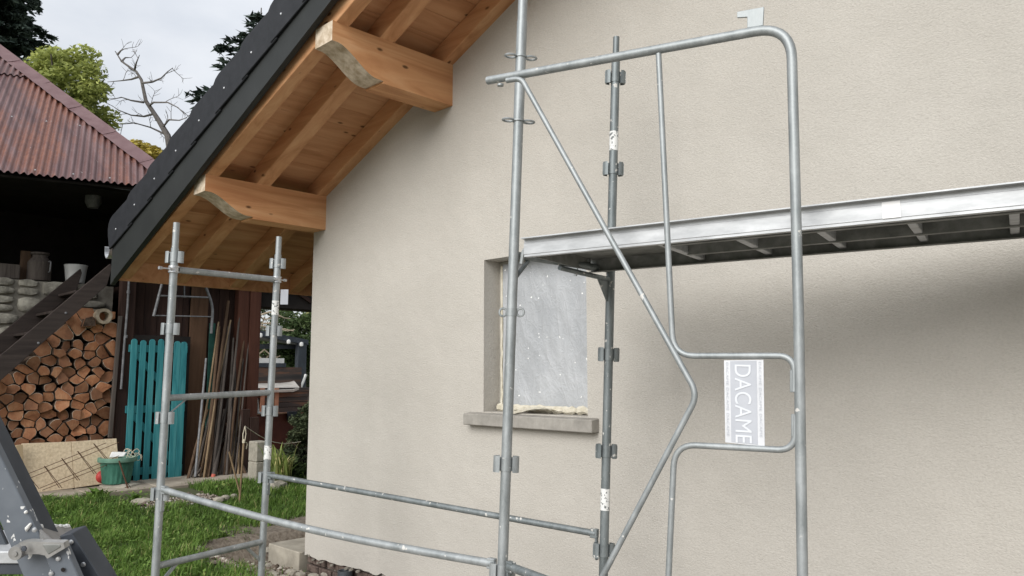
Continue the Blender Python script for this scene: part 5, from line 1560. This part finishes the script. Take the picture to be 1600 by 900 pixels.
for L in limbs:
    n_ = len(L); mb.tube(L, [.042 * (1 - .75 * i / (n_ - 1)) for i in range(n_)], 6)
    for i in range(1, n_):
        for _ in range(1):
            d = (L[i] - L[i - 1]).normalized(); ax = Vector((rs.gauss(0, 1), rs.gauss(0, 1), rs.gauss(0, 1))).normalized()
            branchy(mb, L[i].lerp(L[i - 1], rs.random()), (d * .6 + ax * .7).normalized(), rs.uniform(.3, .6), .013, 1, rs, .5, .1, .65)
mb.build("limbs", M["trunk_pale"], bt)
# trees seen through the passage
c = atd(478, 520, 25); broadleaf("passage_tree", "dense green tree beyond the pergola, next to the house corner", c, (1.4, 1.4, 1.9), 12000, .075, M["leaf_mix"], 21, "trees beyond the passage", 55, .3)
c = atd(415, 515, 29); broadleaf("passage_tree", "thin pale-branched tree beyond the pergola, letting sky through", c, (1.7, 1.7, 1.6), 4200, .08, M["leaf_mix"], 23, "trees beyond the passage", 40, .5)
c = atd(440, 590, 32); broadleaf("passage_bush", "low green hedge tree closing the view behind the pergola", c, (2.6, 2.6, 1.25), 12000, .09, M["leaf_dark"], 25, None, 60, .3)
mb = MB(); rs = random.Random(12); B = atd(404, 590, 22)
for k in range(9):
    y0 = 488 + k * 6 if k < 6 else 553 + (k - 6) * 6
    a, b = atd(396, y0 + rs.uniform(-6, 6), 22), atd(rs.uniform(424, 470), y0 + rs.uniform(-8, 12), 22.5)
    pts = [a.lerp(b, i / 5) + Vector((rs.uniform(-.1, .1), 0, rs.uniform(-.12, .12))) for i in range(6)]
    mb.tube(pts, [.035 * (1 - .14 * i) for i in range(6)], 5)
mb.tube([Vector((B.x, B.y - .4, 0)), Vector((B.x, B.y - .4, 2)), atd(394, 480, 22)], [.09, .08, .05], 6)
tag(mb.build("pale_branches", M["hollow"]), "pale crooked bare branches in front of the passage trees", "branches")

# shrubs and plants by the house corner
def shrub(name, label, c, rad, n, leaf, mat, seed, cat="shrub"):
    t = thing(name, Vector((c.x, c.y, G(c.x, c.y))), label, cat); rs = random.Random(seed); mb = MB()
    for k in range(12):
        a = rs.uniform(0, 6.28); e_ = c + Vector((math.cos(a) * rad[0] * .8, math.sin(a) * rad[1] * .8, rs.uniform(-.2, .9) * rad[2]))
        mb.tube([Vector((c.x, c.y, G(c.x, c.y))), Vector((c.x, c.y, c.z * .6)).lerp(e_, .5), e_], [.012, .008, .003], 5)
    mb.build("stems", M["trunk"], t); v, f, ti = crown_mesh(name, c, rad, n, leaf, mat, 40, seed, shell=.35); plain("foliage", v, f, ti, mat, t); return t
c = onX(468, 700, -10.2); shrub("dark_shrub", "dark bronze-green shrub squeezed against the house corner", Vector((c.x, c.y + .12, .72)), (.36, .34, .62), 7000, .028, M["leaf_dark"], 31)
c = onX(448, 745, -10.0); shrub("low_shrub", "low leafy plant at the foot of the dark shrub", Vector((c.x, c.y, .3)), (.28, .3, .2), 2500, .03, M["leaf_mix"], 33)
def blades(name, label, c, n, h, spread, mat, seed, w=.022, cat="plant"):
    r = np.random.default_rng(seed); V = []; Tn = []; F = []
    for i in range(n):
        a = r.uniform(0, 6.28); b0 = np.array([c.x + r.normal(0, spread * .25), c.y + r.normal(0, spread * .25), c.z]); d = np.array([math.cos(a), math.sin(a), 0]); hh = h * r.uniform(.55, 1.1); ln = spread * r.uniform(.2, 1); s = np.array([-d[1], d[0], 0]) * w * r.uniform(.6, 1.2)
        o = len(V)
        for k in range(5):
            t = k / 4; P = b0 + d * ln * t ** 1.8 + np.array([0, 0, hh * (t - .28 * t ** 3)]); ww = (1 - t ** 2) + .06
            V += [P - s * ww, P + s * ww]; 
        tt = np.clip(r.normal(.55, .25), 0, 1); Tn += [tt] * 10
        F += [(o + 2 * k, o + 2 * k + 1, o + 2 * k + 3, o + 2 * k + 2) for k in range(4)]
    me = mesh_raw(name, np.array(V) - np.array(c), F, [mat], Tn); o = bpy.data.objects.new(name, me); COL.objects.link(o); o.location = c; return tag(o, label, cat)
c = onX(436, 752, -9.75); c.z = .08; blades("iris_clump", "clump of yellowing strap-shaped leaves behind the scaffold post", c, 46, .78, .30, M["leaf_iris"], 3)
c = onX(418, 740, -10.6); c.z = .09; blades("iris_clump", "smaller clump of strap leaves next to the concrete blocks", c, 24, .55, .22, M["leaf_iris"], 4)
c = onZ(155, 778, .1); c.z = .1; blades("weed", "broad-leaved green weed at the planter's foot", c, 16, .16, .16, M["grass"], 6, .05)
for i, (x, y) in enumerate(((75, 783), (212, 782), (335, 768), (350, 764))):
    c = onZ(x, y, .1); c.z = .1; blades("weed", ("low weed left of the planter by the path edge", "low weed right of the planter stone", "low weed at the edge of the gravel patch", "low weed just left of the rope stake")[i], c, 14, .12, .13, M["grass"], 40 + i, .03)
c = onZ(430, 767, .06); rough_stone("field_rock", (c.x, c.y, .1), .16, .17, .13, M["block"], "brown rock in the grass below the dark shrub", "rock")
for i, (x, y, s_) in enumerate(((222, 785, .11), (342, 783, .06), (352, 780, .05), (365, 778, .04))):
    c = onZ(x, y, .1); rough_stone("edging_stone", (c.x, c.y, .11), s_, s_ * 1.2, .05, M["slab"], ("long pale edging stone right of the planter", "pale stone at the right end of the gravel patch", "small pale stone left of the rope stake foot", "smallest pale stone at the rope stake foot")[i], "stone", "edging stones along the lawn")

# ------------------------------------------------------------------ gravel
def pebbles(name, label, fn, n, smin, smax, seed):
    r = np.random.default_rng(seed); bm = bmesh.new(); bmesh.ops.create_icosphere(bm, subdivisions=1, radius=1)
    bv = np.array([v.co[:] for v in bm.verts]); bf = np.array([[v.index for v in f.verts] for f in bm.faces]); bm.free()
    V = []; F = []; Tn = []
    for i in range(n):
        x, y = fn(r); s = smin + (smax - smin) * r.random() ** 2.2; q = bv * (1 + .25 * r.normal(size=(len(bv), 1))) * (s * r.uniform(.7, 1.3, 3)) * np.array([1, 1, .65])
        a = r.uniform(0, 6.28); ca, sa = math.cos(a), math.sin(a); q = q @ np.array([[ca, sa, 0], [-sa, ca, 0], [0, 0, 1]])
        V.append(q + np.array([x, y, G(x, y) + .03 + s * .3])); F.append(bf + i * len(bv)); Tn.append(np.full(len(bv), r.random()))
    me = mesh_raw(name, np.concatenate(V), np.concatenate(F), [M["gravel"]], np.concatenate(Tn)); o = bpy.data.objects.new(name, me); COL.objects.link(o); return stuff(o, label, "gravel")
pebbles("gravel", "crushed stone and rubble in the trench along the house wall", lambda r: (r.uniform(-7.15, -4.2), -.02 - .82 * r.random() ** .8), 6500, .005, .03, 2)
gc_ = [onZ(225, 790, .09), onZ(322, 776, .09)]
pebbles("gravel", "small gravel patch between the path and the lawn", lambda r: ((lambda t: (gc_[0].x + (gc_[1].x - gc_[0].x) * t + r.normal(0, .13) + .12, gc_[0].y + (gc_[1].y - gc_[0].y) * t + r.normal(0, .06)))(r.random())), 900, .008, .026, 5)
# larger rubble lumps, each on its own
for i, (x, y, s_) in enumerate(((428, 893, .05), (455, 889, .05), (470, 893, .045), (490, 896, .05), (508, 893, .04), (420, 878, .035), (443, 897, .04), (418, 868, .035))):
    P = onZ(x, y, -.16)
    lab = ("pale rubble lump by the foot of the far scaffold post", "pale rubble lump below the corner of the side pavement", "jagged rubble lump left of the exposed bricks", "rubble lump under the first bricks of the footing", "small rubble lump left of the grey pipe", "small brown stone beside the pavement's front face", "low rubble lump at the bottom edge left of the bricks", "reddish stone next to the scaffold post below the rung")[i]
    rough_stone("rubble_lump", (P.x, P.y, G(P.x, P.y) + .045), s_ * 1.3, s_, s_ * .9, M["block"], lab, "stone", "rubble lumps in the trench")
P = onZ(539, 893, -.07)
mb = MB(); mb.tube([Vector((P.x, P.y, -.5)), Vector((P.x, P.y, -.06))], .062, 24, hollow=.9)
tag(mb.build("drain_pipe_stub", M["pvc"]), "open grey plastic pipe standing in the trench at the house wall", "pipe")

# ------------------------------------------------------------------ grass
r = np.random.default_rng(77); NB = 130000
x = r.uniform(-10.62, -4.6, NB); y = r.uniform(-3.3, 3.2, NB)
ok = np.ones(NB, bool)
ok &= ~((x > -7.3 + .12 * np.sin(y * 5)) & (y > -.82 + .08 * np.sin(x * 6)) & (r.random(NB) < .97))
ok &= ~((x > -7.75 + .1 * np.sin(y * 7)) & (y > -.1))
d1 = np.abs((y - (gc_[0].y + gc_[1].y) / 2)) / (.5 * abs(gc_[1].y - gc_[0].y) + .1); ok &= ~((d1 < 1) & (x < gc_[0].x + .22) )
ok &= ~((x < -10.45 + .08 * np.sin(y * 6)) & (y < 1.9) & (r.random(NB) < .8))
x, y = x[ok], y[ok]; n = len(x)
z = np.array([G(a, b) for a, b in zip(x, y)])
clump = np.array([mnoise.noise((a * 2.4, b * 2.4, 0)) + .6 * mnoise.noise((a * 7, b * 7, 3)) for a, b in zip(x, y)])
h = (.085 + .05 * clump + r.normal(0, .018, n)).clip(.03, .2)
a = r.uniform(0, 6.28, n); ln = h * r.uniform(.25, 1.0, n); d = np.stack([np.cos(a), np.sin(a), np.zeros(n)], 1); s = np.stack([-np.sin(a), np.cos(a), np.zeros(n)], 1) * (r.uniform(.0022, .0050, n))[:, None]
B = np.stack([x, y, z], 1); up_ = np.array([0, 0, 1.])
m1 = B + d * (ln * .3)[:, None] + up_ * (h * .6)[:, None]; tp = B + d * ln[:, None] + up_ * (h * (1 - .3 * (ln / h) ** 2))[:, None]
V = np.stack([B - s, B + s, m1 + s * .8, m1 - s * .8, tp], 1).reshape(-1, 3); o5 = np.arange(n)[:, None] * 5
F = np.concatenate([o5 + np.array([[0, 1, 2]]), o5 + np.array([[0, 2, 3]]), o5 + np.array([[3, 2, 4]])], 0)
tn = np.clip(.47 + .34 * clump + r.normal(0, .17, n), 0, .96); tn[r.random(n) < .03] = 1
me = mesh_raw("grass", V, F, [M["grass"]], np.repeat(tn, 5)); o = bpy.data.objects.new("grass", me); COL.objects.link(o); stuff(o, "bright green lawn between the scaffold and the barn", "grass")
# clover-like broad leaves in the lawn
nw = 2600; x = r.uniform(-10.4, -6.0, nw); y = r.uniform(-3.0, .0, nw); ok = ~((x > -7.3) & (y > -1.1)); x, y = x[ok], y[ok]; nw = len(x)
z = np.array([G(a, b) for a, b in zip(x, y)]) + r.uniform(.03, .09, nw); A = r.normal(size=(nw, 3)); A[:, 2] *= .35; A /= np.linalg.norm(A, axis=1)[:, None]; Bv = np.cross(A, np.array([0, 0, 1.])); Bv /= np.linalg.norm(Bv, axis=1)[:, None]; s = r.uniform(.012, .032, nw)[:, None]
P = np.stack([x, y, z], 1); V = np.stack([P - A * s, P + Bv * s * .55, P + A * s, P - Bv * s * .55], 1).reshape(-1, 3)
me = mesh_raw("clover", V, np.arange(4 * nw).reshape(-1, 4), [M["grass"]], np.repeat(np.clip(r.normal(.72, .15, nw), 0, .95), 4)); o = bpy.data.objects.new("clover", me); COL.objects.link(o); stuff(o, "broad clover leaves scattered through the lawn", "clover")
